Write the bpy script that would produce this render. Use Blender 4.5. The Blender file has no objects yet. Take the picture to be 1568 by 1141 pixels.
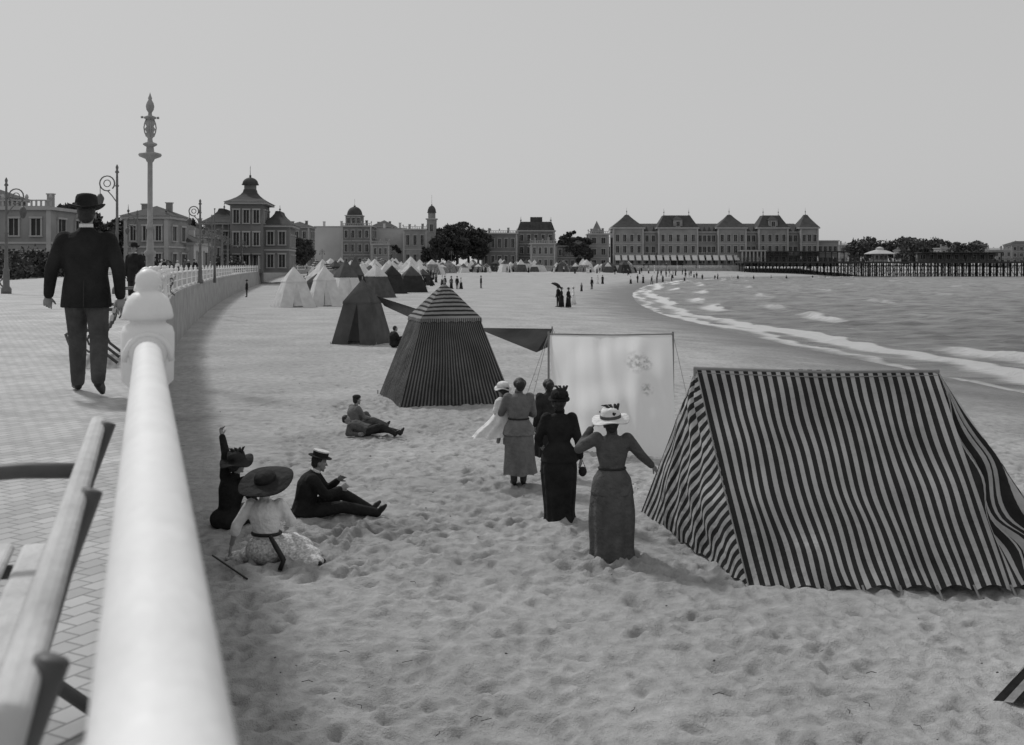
import bpy, bmesh, math, random
import numpy as np
from math import sin, cos, pi, radians
from mathutils import Vector, Matrix, noise, Euler
random.seed(7); rng=np.random.default_rng(7)
V=Vector
scene=bpy.context.scene
COL=scene.collection
SEA=-0.75; PZ=2.14; LZ=2.02

# ------------------------------------------------------------ materials
def _nt(name):
    m=bpy.data.materials.new(name); m.use_nodes=True
    nt=m.node_tree; return m,nt,nt.nodes,nt.links,nt.nodes['Principled BSDF']
def grey(v): return (v,v,v,1)
def mat(name,c,rough=.85,var=.15,ns=3.,bump=.0,bs=20.,spec=.3,metal=0,trans=0):
    m,nt,N,L,b=_nt(name)
    tc=N.new('ShaderNodeTexCoord')
    n=N.new('ShaderNodeTexNoise'); n.inputs['Scale'].default_value=ns; n.inputs['Detail'].default_value=5
    L.new(tc.outputs['Object'],n.inputs['Vector'])
    mr=N.new('ShaderNodeMapRange'); mr.inputs[1].default_value=.3; mr.inputs[2].default_value=.7
    mr.inputs[3].default_value=c*(1-var); mr.inputs[4].default_value=c*(1+var)
    L.new(n.outputs[0],mr.inputs[0]); L.new(mr.outputs[0],b.inputs['Base Color'])
    b.inputs['Roughness'].default_value=rough; b.inputs['Specular IOR Level'].default_value=spec
    b.inputs['Metallic'].default_value=metal
    if bump:
        n2=N.new('ShaderNodeTexNoise'); n2.inputs['Scale'].default_value=bs; n2.inputs['Detail'].default_value=4
        L.new(tc.outputs['Object'],n2.inputs['Vector'])
        bp=N.new('ShaderNodeBump'); bp.inputs['Strength'].default_value=bump; bp.inputs['Distance'].default_value=.05
        L.new(n2.outputs[0],bp.inputs['Height']); L.new(bp.outputs[0],b.inputs['Normal'])
    if trans:
        t=N.new('ShaderNodeBsdfTranslucent'); L.new(mr.outputs[0],t.inputs[0])
        mx=N.new('ShaderNodeMixShader'); mx.inputs[0].default_value=trans
        L.new(b.outputs[0],mx.inputs[1]); L.new(t.outputs[0],mx.inputs[2])
        L.new(mx.outputs[0],N['Material Output'].inputs['Surface'])
    return m
def stripe(name,dark,light,frac=.5,trans=.15):
    m,nt,N,L,b=_nt(name)
    uv=N.new('ShaderNodeUVMap'); sp=N.new('ShaderNodeSeparateXYZ'); L.new(uv.outputs[0],sp.inputs[0])
    fr=N.new('ShaderNodeMath'); fr.operation='FRACT'; L.new(sp.outputs[0],fr.inputs[0])
    gt=N.new('ShaderNodeMath'); gt.operation='GREATER_THAN'; gt.inputs[1].default_value=frac; L.new(fr.outputs[0],gt.inputs[0])
    mx=N.new('ShaderNodeMix'); mx.data_type='RGBA'; mx.inputs[6].default_value=grey(dark); mx.inputs[7].default_value=grey(light)
    L.new(gt.outputs[0],mx.inputs[0])
    tc=N.new('ShaderNodeTexCoord'); n=N.new('ShaderNodeTexNoise'); n.inputs['Scale'].default_value=1.6; n.inputs['Detail'].default_value=7
    L.new(tc.outputs['Object'],n.inputs['Vector'])
    mr=N.new('ShaderNodeMapRange'); mr.inputs[1].default_value=.3; mr.inputs[2].default_value=.7; mr.inputs[3].default_value=.66; mr.inputs[4].default_value=1.15
    L.new(n.outputs[0],mr.inputs[0])
    ml=N.new('ShaderNodeMix'); ml.data_type='RGBA'; ml.blend_type='MULTIPLY'; ml.inputs[0].default_value=1
    L.new(mx.outputs[2],ml.inputs[6]); L.new(mr.outputs[0],ml.inputs[7])
    L.new(ml.outputs[2],b.inputs['Base Color']); b.inputs['Roughness'].default_value=.9; b.inputs['Specular IOR Level'].default_value=.1
    n2=N.new('ShaderNodeTexNoise'); n2.inputs['Scale'].default_value=5; n2.inputs['Detail'].default_value=4
    L.new(tc.outputs['Object'],n2.inputs['Vector'])
    bp=N.new('ShaderNodeBump'); bp.inputs['Strength'].default_value=.8; bp.inputs['Distance'].default_value=.08
    L.new(n2.outputs[0],bp.inputs['Height']); L.new(bp.outputs[0],b.inputs['Normal'])
    t=N.new('ShaderNodeBsdfTranslucent'); L.new(ml.outputs[2],t.inputs[0])
    ms=N.new('ShaderNodeMixShader'); ms.inputs[0].default_value=trans
    L.new(b.outputs[0],ms.inputs[1]); L.new(t.outputs[0],ms.inputs[2]); L.new(ms.outputs[0],N['Material Output'].inputs['Surface'])
    return m

M_white=mat('white_paint',.80,.45,.06,4,.15,15)
M_bal=mat('baluster_paint',.55,.5,.1,4)
M_iron=mat('painted_iron',.10,.5,.2,8)
M_lampg=mat('lamp_paint',.30,.5,.15,6)
M_lampd=mat('lamp_iron',.14,.5,.15,6)
M_stone=mat('seawall_render',.33,.9,.22,1.3,.3,12)
M_wood=mat('bench_paint',.50,.6,.18,5,.2,20)
M_skin=mat('skin',.26,.55,.06,6,.05,30)
M_hair=mat('hair',.03,.5,.3,30,.4,60)
M_black=mat('black_cloth',.022,.9,.35,5,.7,11,.15)
M_dark=mat('dark_cloth',.035,.9,.3,6,.7,11,.15)
M_trous=mat('trouser_cloth',.075,.9,.25,8,.7,11,.15)
M_greyd=mat('grey_cloth',.10,.9,.25,7,.9,13,.15)
M_greyl=mat('light_grey_cloth',.17,.9,.2,7,.8,13,.15)
M_wcl=mat('white_cloth',.74,.9,.12,6,.7,13,.15)
M_shoe=mat('shoe_leather',.02,.4,.2,6)
M_straw=mat('straw',.6,.8,.15,40,.3,80)
M_wcanvas=mat('white_canvas',.72,.9,.12,2,.5,5,.1,0,.22)
M_gcanvas=mat('grey_canvas',.11,.9,.2,2,.5,5,.1,0,.15)
M_dcanvas=mat('dark_canvas',.04,.9,.2,2,.4,6,.1)
M_rope=mat('rope',.3,.9)
M_pole=mat('tent_pole',.25,.8)
M_st=stripe('striped_canvas',.045,.56,.52,.18)
M_st2=stripe('fine_striped_canvas',.04,.17,.55,.12)
M_st3=stripe('roof_striped_canvas',.04,.30,.45,.12)
M_glass=mat('window_glass',.03,.5,.3,1,spec=.25)
M_w1=mat('stucco_mid',.26,.9,.18,.35)
M_w2=mat('stucco_dark',.18,.9,.2,.35)
M_w3=mat('stucco_pale',.50,.9,.1,.2)
M_trim=mat('stucco_trim',.38,.9,.1,.5)
M_roof=mat('slate_roof',.07,.85,.2,.8,spec=.15)
M_roofl=mat('zinc_roof',.2,.7,.2,.8)
M_bark=mat('bark',.08,.9,.3,5)
M_leaf=mat('foliage',.06,.8,.5,.5)
M_leaf2=mat('distant_foliage',.08,.85,.4,.3)  # far trees slightly paler: distance haze put into their colour
M_pier=mat('pier_timber',.05,.9,.3,2)
M_awn=mat('awning_cloth',.7,.9,.1,2)
M_belt=mat('belt',.02,.5)

# ------------------------------------------------------------ mesh helpers
def empty(name,loc=(0,0,0),rot=0,scale=1):
    e=bpy.data.objects.new(name,None); e.location=loc; e.rotation_euler=(0,0,rot); e.scale=(scale,)*3
    e.empty_display_size=.2; COL.objects.link(e); return e
def fin(bm,name,mats,parent=None,smooth=False,recalc=True,loc=None):
    if recalc: bmesh.ops.recalc_face_normals(bm,faces=bm.faces)
    me=bpy.data.meshes.new(name); bm.to_mesh(me); bm.free()
    if not isinstance(mats,(list,tuple)): mats=[mats]
    for m in mats: me.materials.append(m)
    if smooth: me.polygons.foreach_set('use_smooth',[True]*len(me.polygons))
    o=bpy.data.objects.new(name,me); COL.objects.link(o)
    if parent: o.parent=parent
    if loc: o.location=loc
    return o
def box(bm,c,s,mi=0,M=None):
    x,y,z=c; a,b,d=s[0]/2,s[1]/2,s[2]/2
    P=[V((x+i*a,y+j*b,z+k*d)) for i in(-1,1) for j in(-1,1) for k in(-1,1)]
    if M: P=[M@p for p in P]
    v=[bm.verts.new(p) for p in P]
    for f in((0,1,3,2),(4,6,7,5),(0,4,5,1),(2,3,7,6),(0,2,6,4),(1,5,7,3)):
        bm.faces.new([v[i] for i in f]).material_index=mi
def basis(d):
    d=d.normalized(); h=V((0,0,1)) if abs(d.z)<.9 else V((1,0,0))
    x=d.cross(h).normalized(); y=x.cross(d).normalized(); return x,y
def ring(c,X,Y,rx,ry,n=18): return [c+X*(rx*cos(2*pi*i/n))+Y*(ry*sin(2*pi*i/n)) for i in range(n)]
def loft(bm,rings,cap=True,mi=0,closed=True):
    vs=[[bm.verts.new(p) for p in r] for r in rings]; n=len(vs[0])
    for a,b in zip(vs[:-1],vs[1:]):
        for i in range(n if closed else n-1):
            j=(i+1)%n; bm.faces.new((a[i],a[j],b[j],b[i])).material_index=mi
    if cap:
        bm.faces.new(vs[0][::-1]).material_index=mi; bm.faces.new(vs[-1]).material_index=mi
    return vs
def caps(bm,p0,r0,p1,r1,n=12,mi=0,h=4):
    p0=V(p0);p1=V(p1); d=(p1-p0); 
    if d.length<1e-5: d=V((0,0,1e-3))
    d.normalize(); X,Y=basis(d); R=[]
    for k in range(h+1):
        a=-pi/2+(pi/2)*(k+.15)/(h+.15); R.append(ring(p0+d*r0*sin(a),X,Y,r0*cos(a),r0*cos(a),n))
    for k in range(h+1):
        a=(pi/2)*k/(h+.15); R.append(ring(p1+d*r1*sin(a),X,Y,r1*cos(a),r1*cos(a),n))
    loft(bm,R,True,mi)
def tube(bm,pts,r,n=8,mi=0,cap=True):
    pts=[V(p) for p in pts]; R=[]; 
    if not hasattr(r,'__len__'): r=[r]*len(pts)
    X0=None
    for i,p in enumerate(pts):
        d=(pts[min(i+1,len(pts)-1)]-pts[max(i-1,0)]).normalized()
        if X0 is None: X,Y=basis(d)
        else:
            X=(X0-d*X0.dot(d)).normalized(); Y=d.cross(X)
        X0=X; R.append(ring(p,X,d.cross(X),r[i],r[i],n))
    loft(bm,R,cap,mi)
def ell(bm,c,r,E=(0,0,0),mi=0,seg=16):
    M=Matrix.Translation(c)@Euler(E).to_matrix().to_4x4()@Matrix.Diagonal((r[0],r[1],r[2],1))
    g=bmesh.ops.create_uvsphere(bm,u_segments=seg,v_segments=seg//2+2,radius=1,matrix=M)
    for v in g['verts']:
        for f in v.link_faces: f.material_index=mi
def lathe(bm,prof,M=None,n=28,ey=1,mi=0,warp=None):
    M=M or Matrix(); R=[]
    for r,z in prof:
        rr=[]
        for i in range(n):
            a=2*pi*i/n; p=V((r*cos(a),r*ey*sin(a),z))
            if warp: p=warp(p)
            rr.append(M@p)
        R.append(rr)
    loft(bm,R,True,mi)
def addrem(o,vox,sm=4):
    r=o.modifiers.new('remesh','REMESH'); r.mode='VOXEL'; r.voxel_size=vox; r.use_smooth_shade=True
    s=o.modifiers.new('smooth','SMOOTH'); s.factor=.5; s.iterations=sm
def np_mesh(name,verts,faces,mats,parent=None,smooth=True):
    me=bpy.data.meshes.new(name); nf,k=faces.shape
    me.vertices.add(len(verts)); me.vertices.foreach_set('co',verts.astype(np.float32).ravel())
    me.loops.add(nf*k); me.loops.foreach_set('vertex_index',faces.astype(np.int32).ravel())
    me.polygons.add(nf); me.polygons.foreach_set('loop_start',(np.arange(nf)*k).astype(np.int32)); me.polygons.foreach_set('loop_total',np.full(nf,k,np.int32))
    me.polygons.foreach_set('use_smooth',np.full(nf,smooth))
    me.update(calc_edges=True)
    for m in (mats if isinstance(mats,list) else [mats]): me.materials.append(m)
    o=bpy.data.objects.new(name,me); COL.objects.link(o)
    if parent:o.parent=parent
    return o
def catm(P,n=8):
    P=[np.array(p,float) for p in P]; out=[]
    Q=[2*P[0]-P[1]]+P+[2*P[-1]-P[-2]]
    for i in range(1,len(Q)-2):
        a,b,c,d=Q[i-1:i+3]
        for k in range(n):
            t=k/n; out.append(.5*((2*b)+(c-a)*t+(2*a-5*b+4*c-d)*t*t+(3*b-3*c+d-a)*t**3))
    out.append(P[-1]); return np.array(out)
def sm(a,b,x): t=np.clip((x-a)/(b-a),0,1); return t*t*(3-2*t)

# ------------------------------------------------------------ shoreline and seawall plans
SH=catm([(24,-60),(18.5,0),(17.2,20),(16.2,35),(14,56),(13.2,72),(12.4,92),(14.5,130),(22,190),(38,270),(60,325),(88,352),(112,374),(140,420),(200,520),(420,600),(1500,640)],5)
WL=catm([(1.0,-3),(0.01,0),(-1.66,5),(-3.32,10),(-6.0,18.5),(-8.8,27.5),(-15.7,52),(-26.6,100),(-38.4,160),(-50,230),(-55,280),(-50,325),(-32,352),(0,364),(30,372),(50,378),(76,389)],10)
def sdist(X,Y,poly):
    best=np.full(X.shape,1e18); sg=np.zeros(X.shape)
    for a,b in zip(poly[:-1],poly[1:]):
        t=b-a; L2=(t**2).sum(); u=np.clip(((X-a[0])*t[0]+(Y-a[1])*t[1])/L2,0,1)
        dx=X-a[0]-u*t[0]; dy=Y-a[1]-u*t[1]; d=dx*dx+dy*dy
        c=t[0]*(Y-a[1])-t[1]*(X-a[0]); k=d<best; best=np.where(k,d,best); sg=np.where(k,np.sign(c),sg)
    return np.sqrt(best)*sg
def sandprof(X,Y,ds):
    up=-.75+.75*(1-(1-np.clip(ds/16,0,1))**1.6); un=np.maximum(-.75+.05*ds,-3)
    z=np.where(ds>0,up,un)
    z=z+1.2*sm(150,330,Y)*np.clip((ds-6)/30,0,1)*(1-sm(110,150,X))
    z=z+sm(430,520,Y)*np.clip(ds*.08,0,6)*sm(110,145,X)
    return z
def sz(x,y):
    X=np.array([float(x)]);Y=np.array([float(y)]); return float(sandprof(X,Y,sdist(X,Y,SH))[0])

# ------------------------------------------------------------ sand
def axis(parts):
    out=[]
    for a,b,n in parts: out+=list(np.linspace(a,b,n,endpoint=False))
    return out
xs=np.array(axis([(-3000,-400,8),(-400,-60,20),(-60,-6,50),(-6,13.5,540),(13.5,30,80),(30,150,70),(150,600,30),(600,3000,12)])+[3000.])
ys=np.array(axis([(-60,6,20),(6,20,460),(20,30,200),(30,60,230),(60,150,130),(150,460,100),(460,800,40),(800,3000,12)])+[3000.])
XX,YY=np.meshgrid(xs,ys)
DS=sdist(XX,YY,SH)
ZZ=sandprof(XX,YY,DS)
und=.038*np.sin(XX*1.3+1.3*np.sin(YY*.7))*np.sin(YY*1.0+.8*np.sin(XX*.9))+.018*np.sin(XX*3.1+YY*2.3+np.sin(YY*2.2))*np.sin(YY*2.9-XX*1.9)
ZZ+=und*np.clip((DS-5)/5,0,1)*(YY<80)
sand_dark=np.zeros(XX.shape)  # mask that darkens the sand colour
def stamp(cx,cy,a,L,W,dp,rim=.35):
    r=.36
    i0,i1=np.searchsorted(xs,[cx-r,cx+r]); j0,j1=np.searchsorted(ys,[cy-r,cy+r])
    if i1-i0<2 or j1-j0<2: return
    sx=XX[j0:j1,i0:i1]-cx; sy=YY[j0:j1,i0:i1]-cy
    u=(sx*cos(a)+sy*sin(a))/L; v=(-sx*sin(a)+sy*cos(a))/W; q=u*u+v*v
    fade=np.clip((DS[j0:j1,i0:i1]-4.5)/3,0,1)
    ZZ[j0:j1,i0:i1]+=(-dp*np.exp(-q**1.4*.8)+dp*rim*np.exp(-(np.sqrt(q)-1.65)**2*5))*fade
    sand_dark[j0:j1,i0:i1]+=dp*5*np.exp(-q*1.1)*fade  # each print darkens the sand colour, more with depth
for k in range(13000):
    if k%4: cx=rng.uniform(-4.3,12.0); cy=6.5+20*rng.random()**1.2
    else: cx=rng.uniform(-14,11); cy=rng.uniform(24,55)
    a=(radians(90)+rng.normal()*.45) if rng.random()<.6 else rng.uniform(0,pi)
    L=rng.uniform(.085,.135); W=rng.uniform(.038,.06); dp=rng.uniform(.008,.030)
    if rng.random()<.10: L*=1.4;W*=1.7; dp*=1.2
    stamp(cx,cy,a,L,W,dp)
# walked trails of clear footprints
for k in range(46):
    x=rng.uniform(-3.5,9); y=rng.uniform(6.6,20); a=rng.uniform(.9,2.3); 
    for j in range(int(rng.uniform(6,16))):
        s_=1 if j%2 else -1; px=x+.62*j*cos(a)-s_*.1*sin(a); py=y+.62*j*sin(a)+s_*.1*cos(a)
        stamp(px,py,a+s_*.12,.135,.055,rng.uniform(.03,.048),.4)
# dug and scuffed sand beside the seated group and round the walking ladies
for cx0,cy0,sx0,sy0,n_ in((-1.7,13.4,.75,.45,110),(-2.2,12.0,.5,.3,50),(1.0,12.2,.5,.4,30),(.6,14.1,.4,.3,20),(2.0,11.6,.5,.5,25)):
    for k in range(n_): stamp(cx0+rng.normal()*sx0,cy0+rng.normal()*sy0,rng.uniform(0,pi),rng.uniform(.07,.13),rng.uniform(.05,.09),rng.uniform(.015,.045),.6)
sand_dark+=.9*np.exp(-((XX+1.55)/.75)**2-((YY-13.75-.0*XX)/.42)**2)  # shadow patch beside the seated man, painted into the sand colour
ny,nx=XX.shape
idx=np.arange(nx*ny).reshape(ny,nx)
F4=np.stack([idx[:-1,:-1],idx[:-1,1:],idx[1:,1:],idx[1:,:-1]],-1).reshape(-1,4)
def sand_mat():
    m,nt,N,L,b=_nt('sand')
    g=N.new('ShaderNodeNewGeometry'); sp=N.new('ShaderNodeSeparateXYZ'); L.new(g.outputs['Position'],sp.inputs[0])
    def nz(s,d=5,r=.5):
        n=N.new('ShaderNodeTexNoise'); n.inputs['Scale'].default_value=s; n.inputs['Detail'].default_value=d; n.inputs['Roughness'].default_value=r; L.new(g.outputs['Position'],n.inputs['Vector']); return n
    n1=nz(.35,6); n2=nz(5,8,.65); n3=nz(70,3)
    ad=N.new('ShaderNodeMath'); ad.operation='MULTIPLY_ADD'; ad.inputs[1].default_value=.3; L.new(n1.outputs[0],ad.inputs[0]); L.new(sp.outputs[2],ad.inputs[2])
    wet=N.new('ShaderNodeMapRange'); wet.interpolation_type='SMOOTHSTEP'; wet.inputs[1].default_value=-.60; wet.inputs[2].default_value=-.02; wet.inputs[3].default_value=0.17; wet.inputs[4].default_value=.42
    L.new(ad.outputs[0],wet.inputs[0])
    mr=N.new('ShaderNodeMapRange'); mr.inputs[1].default_value=.3;mr.inputs[2].default_value=.7;mr.inputs[3].default_value=.74;mr.inputs[4].default_value=1.22; L.new(n2.outputs[0],mr.inputs[0])
    mr2=N.new('ShaderNodeMapRange'); mr2.inputs[1].default_value=.3;mr2.inputs[2].default_value=.7;mr2.inputs[3].default_value=.82;mr2.inputs[4].default_value=1.1; L.new(n1.outputs[0],mr2.inputs[0])
    m1=N.new('ShaderNodeMath'); m1.operation='MULTIPLY'; L.new(wet.outputs[0],m1.inputs[0]); L.new(mr.outputs[0],m1.inputs[1])
    m2=N.new('ShaderNodeMath'); m2.operation='MULTIPLY'; L.new(m1.outputs[0],m2.inputs[0]); L.new(mr2.outputs[0],m2.inputs[1])
    at=N.new('ShaderNodeAttribute'); at.attribute_name='sand_dark'
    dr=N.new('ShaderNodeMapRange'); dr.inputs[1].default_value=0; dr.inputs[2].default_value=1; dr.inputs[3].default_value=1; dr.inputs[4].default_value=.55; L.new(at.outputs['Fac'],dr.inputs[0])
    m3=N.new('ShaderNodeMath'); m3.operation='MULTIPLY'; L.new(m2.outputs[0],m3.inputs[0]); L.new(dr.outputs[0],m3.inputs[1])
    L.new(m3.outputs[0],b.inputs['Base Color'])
    rr=N.new('ShaderNodeMapRange'); rr.inputs[1].default_value=-.5; rr.inputs[2].default_value=-.2; rr.inputs[3].default_value=.5; rr.inputs[4].default_value=.95; L.new(ad.outputs[0],rr.inputs[0]); L.new(rr.outputs[0],b.inputs['Roughness'])
    b.inputs['Specular IOR Level'].default_value=.15
    b1=N.new('ShaderNodeBump'); b1.inputs['Strength'].default_value=.8; b1.inputs['Distance'].default_value=.08; L.new(n2.outputs[0],b1.inputs['Height'])
    b2=N.new('ShaderNodeBump'); b2.inputs['Strength'].default_value=.9; b2.inputs['Distance'].default_value=.012; L.new(n3.outputs[0],b2.inputs['Height']); L.new(b1.outputs[0],b2.inputs['Normal'])
    L.new(b2.outputs[0],b.inputs['Normal']); return m
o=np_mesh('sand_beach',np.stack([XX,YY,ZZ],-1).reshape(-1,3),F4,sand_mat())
a=o.data.attributes.new('sand_dark','FLOAT','POINT'); a.data.foreach_set('value',np.clip(sand_dark,0,1).astype(np.float32).ravel())
bm=bmesh.new()
for k in range(220):
    y=6.8+40*rng.random()**1.5; x=rng.uniform(-.28*y-.6,min(11,.5*y)); z=sz(x,y); s_=rng.uniform(.005,.013); a=rng.uniform(0,pi)
    if rng.random()<.35: tube(bm,[(x,y,z+.012),(x+.04*cos(a),y+.04*sin(a),z+.02),(x+.09*cos(a+.4),y+.09*sin(a+.4),z+.012)],.003,4)
    else: ell(bm,(x,y,z+.008),(s_*1.4,s_,s_*.6),(0,0,a),seg=6)
fin(bm,'beach_debris',M_bark,None,True)

# ------------------------------------------------------------ sea
xs=np.array(axis([(9,42,120),(42,120,100),(120,500,70),(500,3000,20)])+[3000.])
ys=np.array(axis([(-60,20,15),(20,110,330),(110,460,300),(460,3000,30)])+[3000.])
XX,YY=np.meshgrid(xs,ys); D=-sdist(XX,YY,SH)
ZZ=np.full(XX.shape,SEA); foam=np.zeros(XX.shape)
s=YY+XX*.4
for k,(d0,h,w,fa) in enumerate([(.7,.04,.5,1.1),(2.9,.18,.7,1.35),(6.3,.24,.9,.98),(11,.26,1.0,.80),(18,.24,1.2,.66),(28,.22,1.5,.60),(40,.2,1.6,.58),(56,.2,1.8,.56),(78,.2,2.,.56),(104,.2,2.4,.55),(135,.2,2.6,.52)]):
    dk=d0+(.5+d0*.06)*np.sin(s*.11/(1+k*.2)+k*2.1)+.35*np.sin(s*.37+k)+.18*np.sin(s*1.3+k*3)
    env=np.clip(.35+.65*np.sin(s*.09+k*1.7)+.45*np.sin(s*.23+k*4.1),.0,1)
    if k<2: env=.65+.35*env
    q=(D-dk)/w
    ZZ+=h*env*np.where(q<0,np.exp(-q*q*3),np.exp(-q*q*.7))
    foam+=fa*env*np.where(q<0,np.exp(-(q/(2.0 if k<4 else 1.1))**2),np.exp(-q*q*3))
amp=np.clip(D/8,0,1)
ZZ+=amp*(.05*np.sin(XX*1.1+YY*.5+2*np.sin(YY*.11))+.05*np.sin(YY*1.4-XX*.6+1.5*np.sin(XX*.2))+.04*np.sin(XX*2.3+YY*1.9+np.sin(YY*.7)))
ZZ=np.where(D<0,SEA,ZZ)
ny,nx=XX.shape; idx=np.arange(nx*ny).reshape(ny,nx)
F4=np.stack([idx[:-1,:-1],idx[:-1,1:],idx[1:,1:],idx[1:,:-1]],-1).reshape(-1,4)
m,nt,N,L,b=_nt('sea_water')
g=N.new('ShaderNodeNewGeometry'); at=N.new('ShaderNodeAttribute'); at.attribute_name='foam'
mpn=N.new('ShaderNodeMapping'); mpn.inputs['Scale'].default_value=(.45,1.0,1); L.new(g.outputs['Position'],mpn.inputs[0])
n=N.new('ShaderNodeTexNoise'); n.inputs['Scale'].default_value=1.5; n.inputs['Detail'].default_value=9; n.inputs['Roughness'].default_value=.75; L.new(mpn.outputs[0],n.inputs['Vector'])
n2=N.new('ShaderNodeTexNoise'); n2.inputs['Scale'].default_value=.5; n2.inputs['Detail'].default_value=9; n2.inputs['Roughness'].default_value=.7; L.new(mpn.outputs[0],n2.inputs['Vector'])
sb=N.new('ShaderNodeMath'); sb.operation='SUBTRACT'; L.new(at.outputs['Fac'],sb.inputs[0]); L.new(n.outputs[0],sb.inputs[1])
fm=N.new('ShaderNodeMapRange'); fm.inputs[1].default_value=-.08; fm.inputs[2].default_value=.36; fm.inputs[4].default_value=.92; L.new(sb.outputs[0],fm.inputs[0])
mr=N.new('ShaderNodeMapRange'); mr.inputs[1].default_value=.35;mr.inputs[2].default_value=.65; mr.inputs[3].default_value=.11; mr.inputs[4].default_value=.38; L.new(n2.outputs[0],mr.inputs[0])
mx=N.new('ShaderNodeMix'); mx.data_type='RGBA'; mx.inputs[7].default_value=grey(.82); L.new(fm.outputs[0],mx.inputs[0]); L.new(mr.outputs[0],mx.inputs[6])
L.new(mx.outputs[2],b.inputs['Base Color'])
r2=N.new('ShaderNodeMapRange'); r2.inputs[3].default_value=.35; r2.inputs[4].default_value=.9; L.new(fm.outputs[0],r2.inputs[0]); L.new(r2.outputs[0],b.inputs['Roughness'])
bp=N.new('ShaderNodeBump'); bp.inputs['Strength'].default_value=1; bp.inputs['Distance'].default_value=1.0; L.new(n2.outputs[0],bp.inputs['Height'])
bp2=N.new('ShaderNodeBump'); bp2.inputs['Strength'].default_value=.9; bp2.inputs['Distance'].default_value=.25; L.new(n.outputs[0],bp2.inputs['Height']); L.new(bp.outputs[0],bp2.inputs['Normal'])
L.new(bp2.outputs[0],b.inputs['Normal']); b.inputs['IOR'].default_value=1.33
o=np_mesh('sea_water',np.stack([XX,YY,ZZ],-1).reshape(-1,3),F4,m)
a=o.data.attributes.new('foam','FLOAT','POINT'); a.data.foreach_set('value',foam.astype(np.float32).ravel())

# ------------------------------------------------------------ promenade, seawall, land
T=np.gradient(WL,axis=0); T/=np.linalg.norm(T,axis=1)[:,None]; NR=np.stack([T[:,1],-T[:,0]],-1)
def off(d): return WL+NR*d
def strip(name,prof,mats,cur=WL,nor=NR):
    bm=bmesh.new(); R=[]
    for p,nn in zip(cur,nor): R.append([V((p[0]+nn[0]*d,p[1]+nn[1]*d,z)) for d,z in prof])
    loft(bm,R,False,0,False); return fin(bm,name,mats,None,False)
strip('seawall',[(-.12,PZ-.003),(-.12,PZ+.05),(.14,PZ+.05),(.14,PZ-.10),(.115,PZ-.10),(.19,-1.2)],M_stone)
m,nt,N,L,b=_nt('promenade_tiles')
tc=N.new('ShaderNodeTexCoord'); mp=N.new('ShaderNodeMapping'); mp.inputs['Rotation'].default_value=(0,0,radians(-62)); L.new(tc.outputs['Object'],mp.inputs[0])
br=N.new('ShaderNodeTexBrick'); br.inputs['Scale'].default_value=1; br.inputs['Brick Width'].default_value=.12; br.inputs['Row Height'].default_value=.085; br.inputs['Mortar Size'].default_value=.006; br.inputs['Mortar Smooth'].default_value=.8
br.inputs['Color1'].default_value=grey(.52); br.inputs['Color2'].default_value=grey(.40); br.inputs['Mortar'].default_value=grey(.26); L.new(mp.outputs[0],br.inputs[0])
n=N.new('ShaderNodeTexNoise'); n.inputs['Scale'].default_value=.8; n.inputs['Detail'].default_value=8; L.new(tc.outputs['Object'],n.inputs[0])
mr=N.new('ShaderNodeMapRange'); mr.inputs[1].default_value=.3; mr.inputs[2].default_value=.7; mr.inputs[3].default_value=.78; mr.inputs[4].default_value=1.14; L.new(n.outputs[0],mr.inputs[0])
ml=N.new('ShaderNodeMix'); ml.data_type='RGBA'; ml.blend_type='MULTIPLY'; ml.inputs[0].default_value=1; L.new(br.outputs[0],ml.inputs[6]); L.new(mr.outputs[0],ml.inputs[7]); L.new(ml.outputs[2],b.inputs['Base Color'])
bp=N.new('ShaderNodeBump'); bp.inputs['Strength'].default_value=.5; bp.inputs['Distance'].default_value=.01; bp.invert=True; L.new(br.outputs['Fac'],bp.inputs['Height']); L.new(bp.outputs[0],b.inputs['Normal']); b.inputs['Roughness'].default_value=.85
strip('promenade_pavement',[(-.118,PZ),(-6,PZ),(-15,PZ),(-15,PZ-.14)],m)
bm=bmesh.new(); oc=off(-14.9)
pts=[(p[0],p[1]) for p in oc]+[(128,396),(128,3000),(-3000,3000),(-3000,-60),(oc[0][0]-1,-60)]
bm.faces.new([bm.verts.new((x,y,LZ)) for x,y in pts]); bmesh.ops.triangulate(bm,faces=bm.faces)
fin(bm,'road_ground',mat('packed_road',.30,.95,.2,.15,.2,6))

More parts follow.
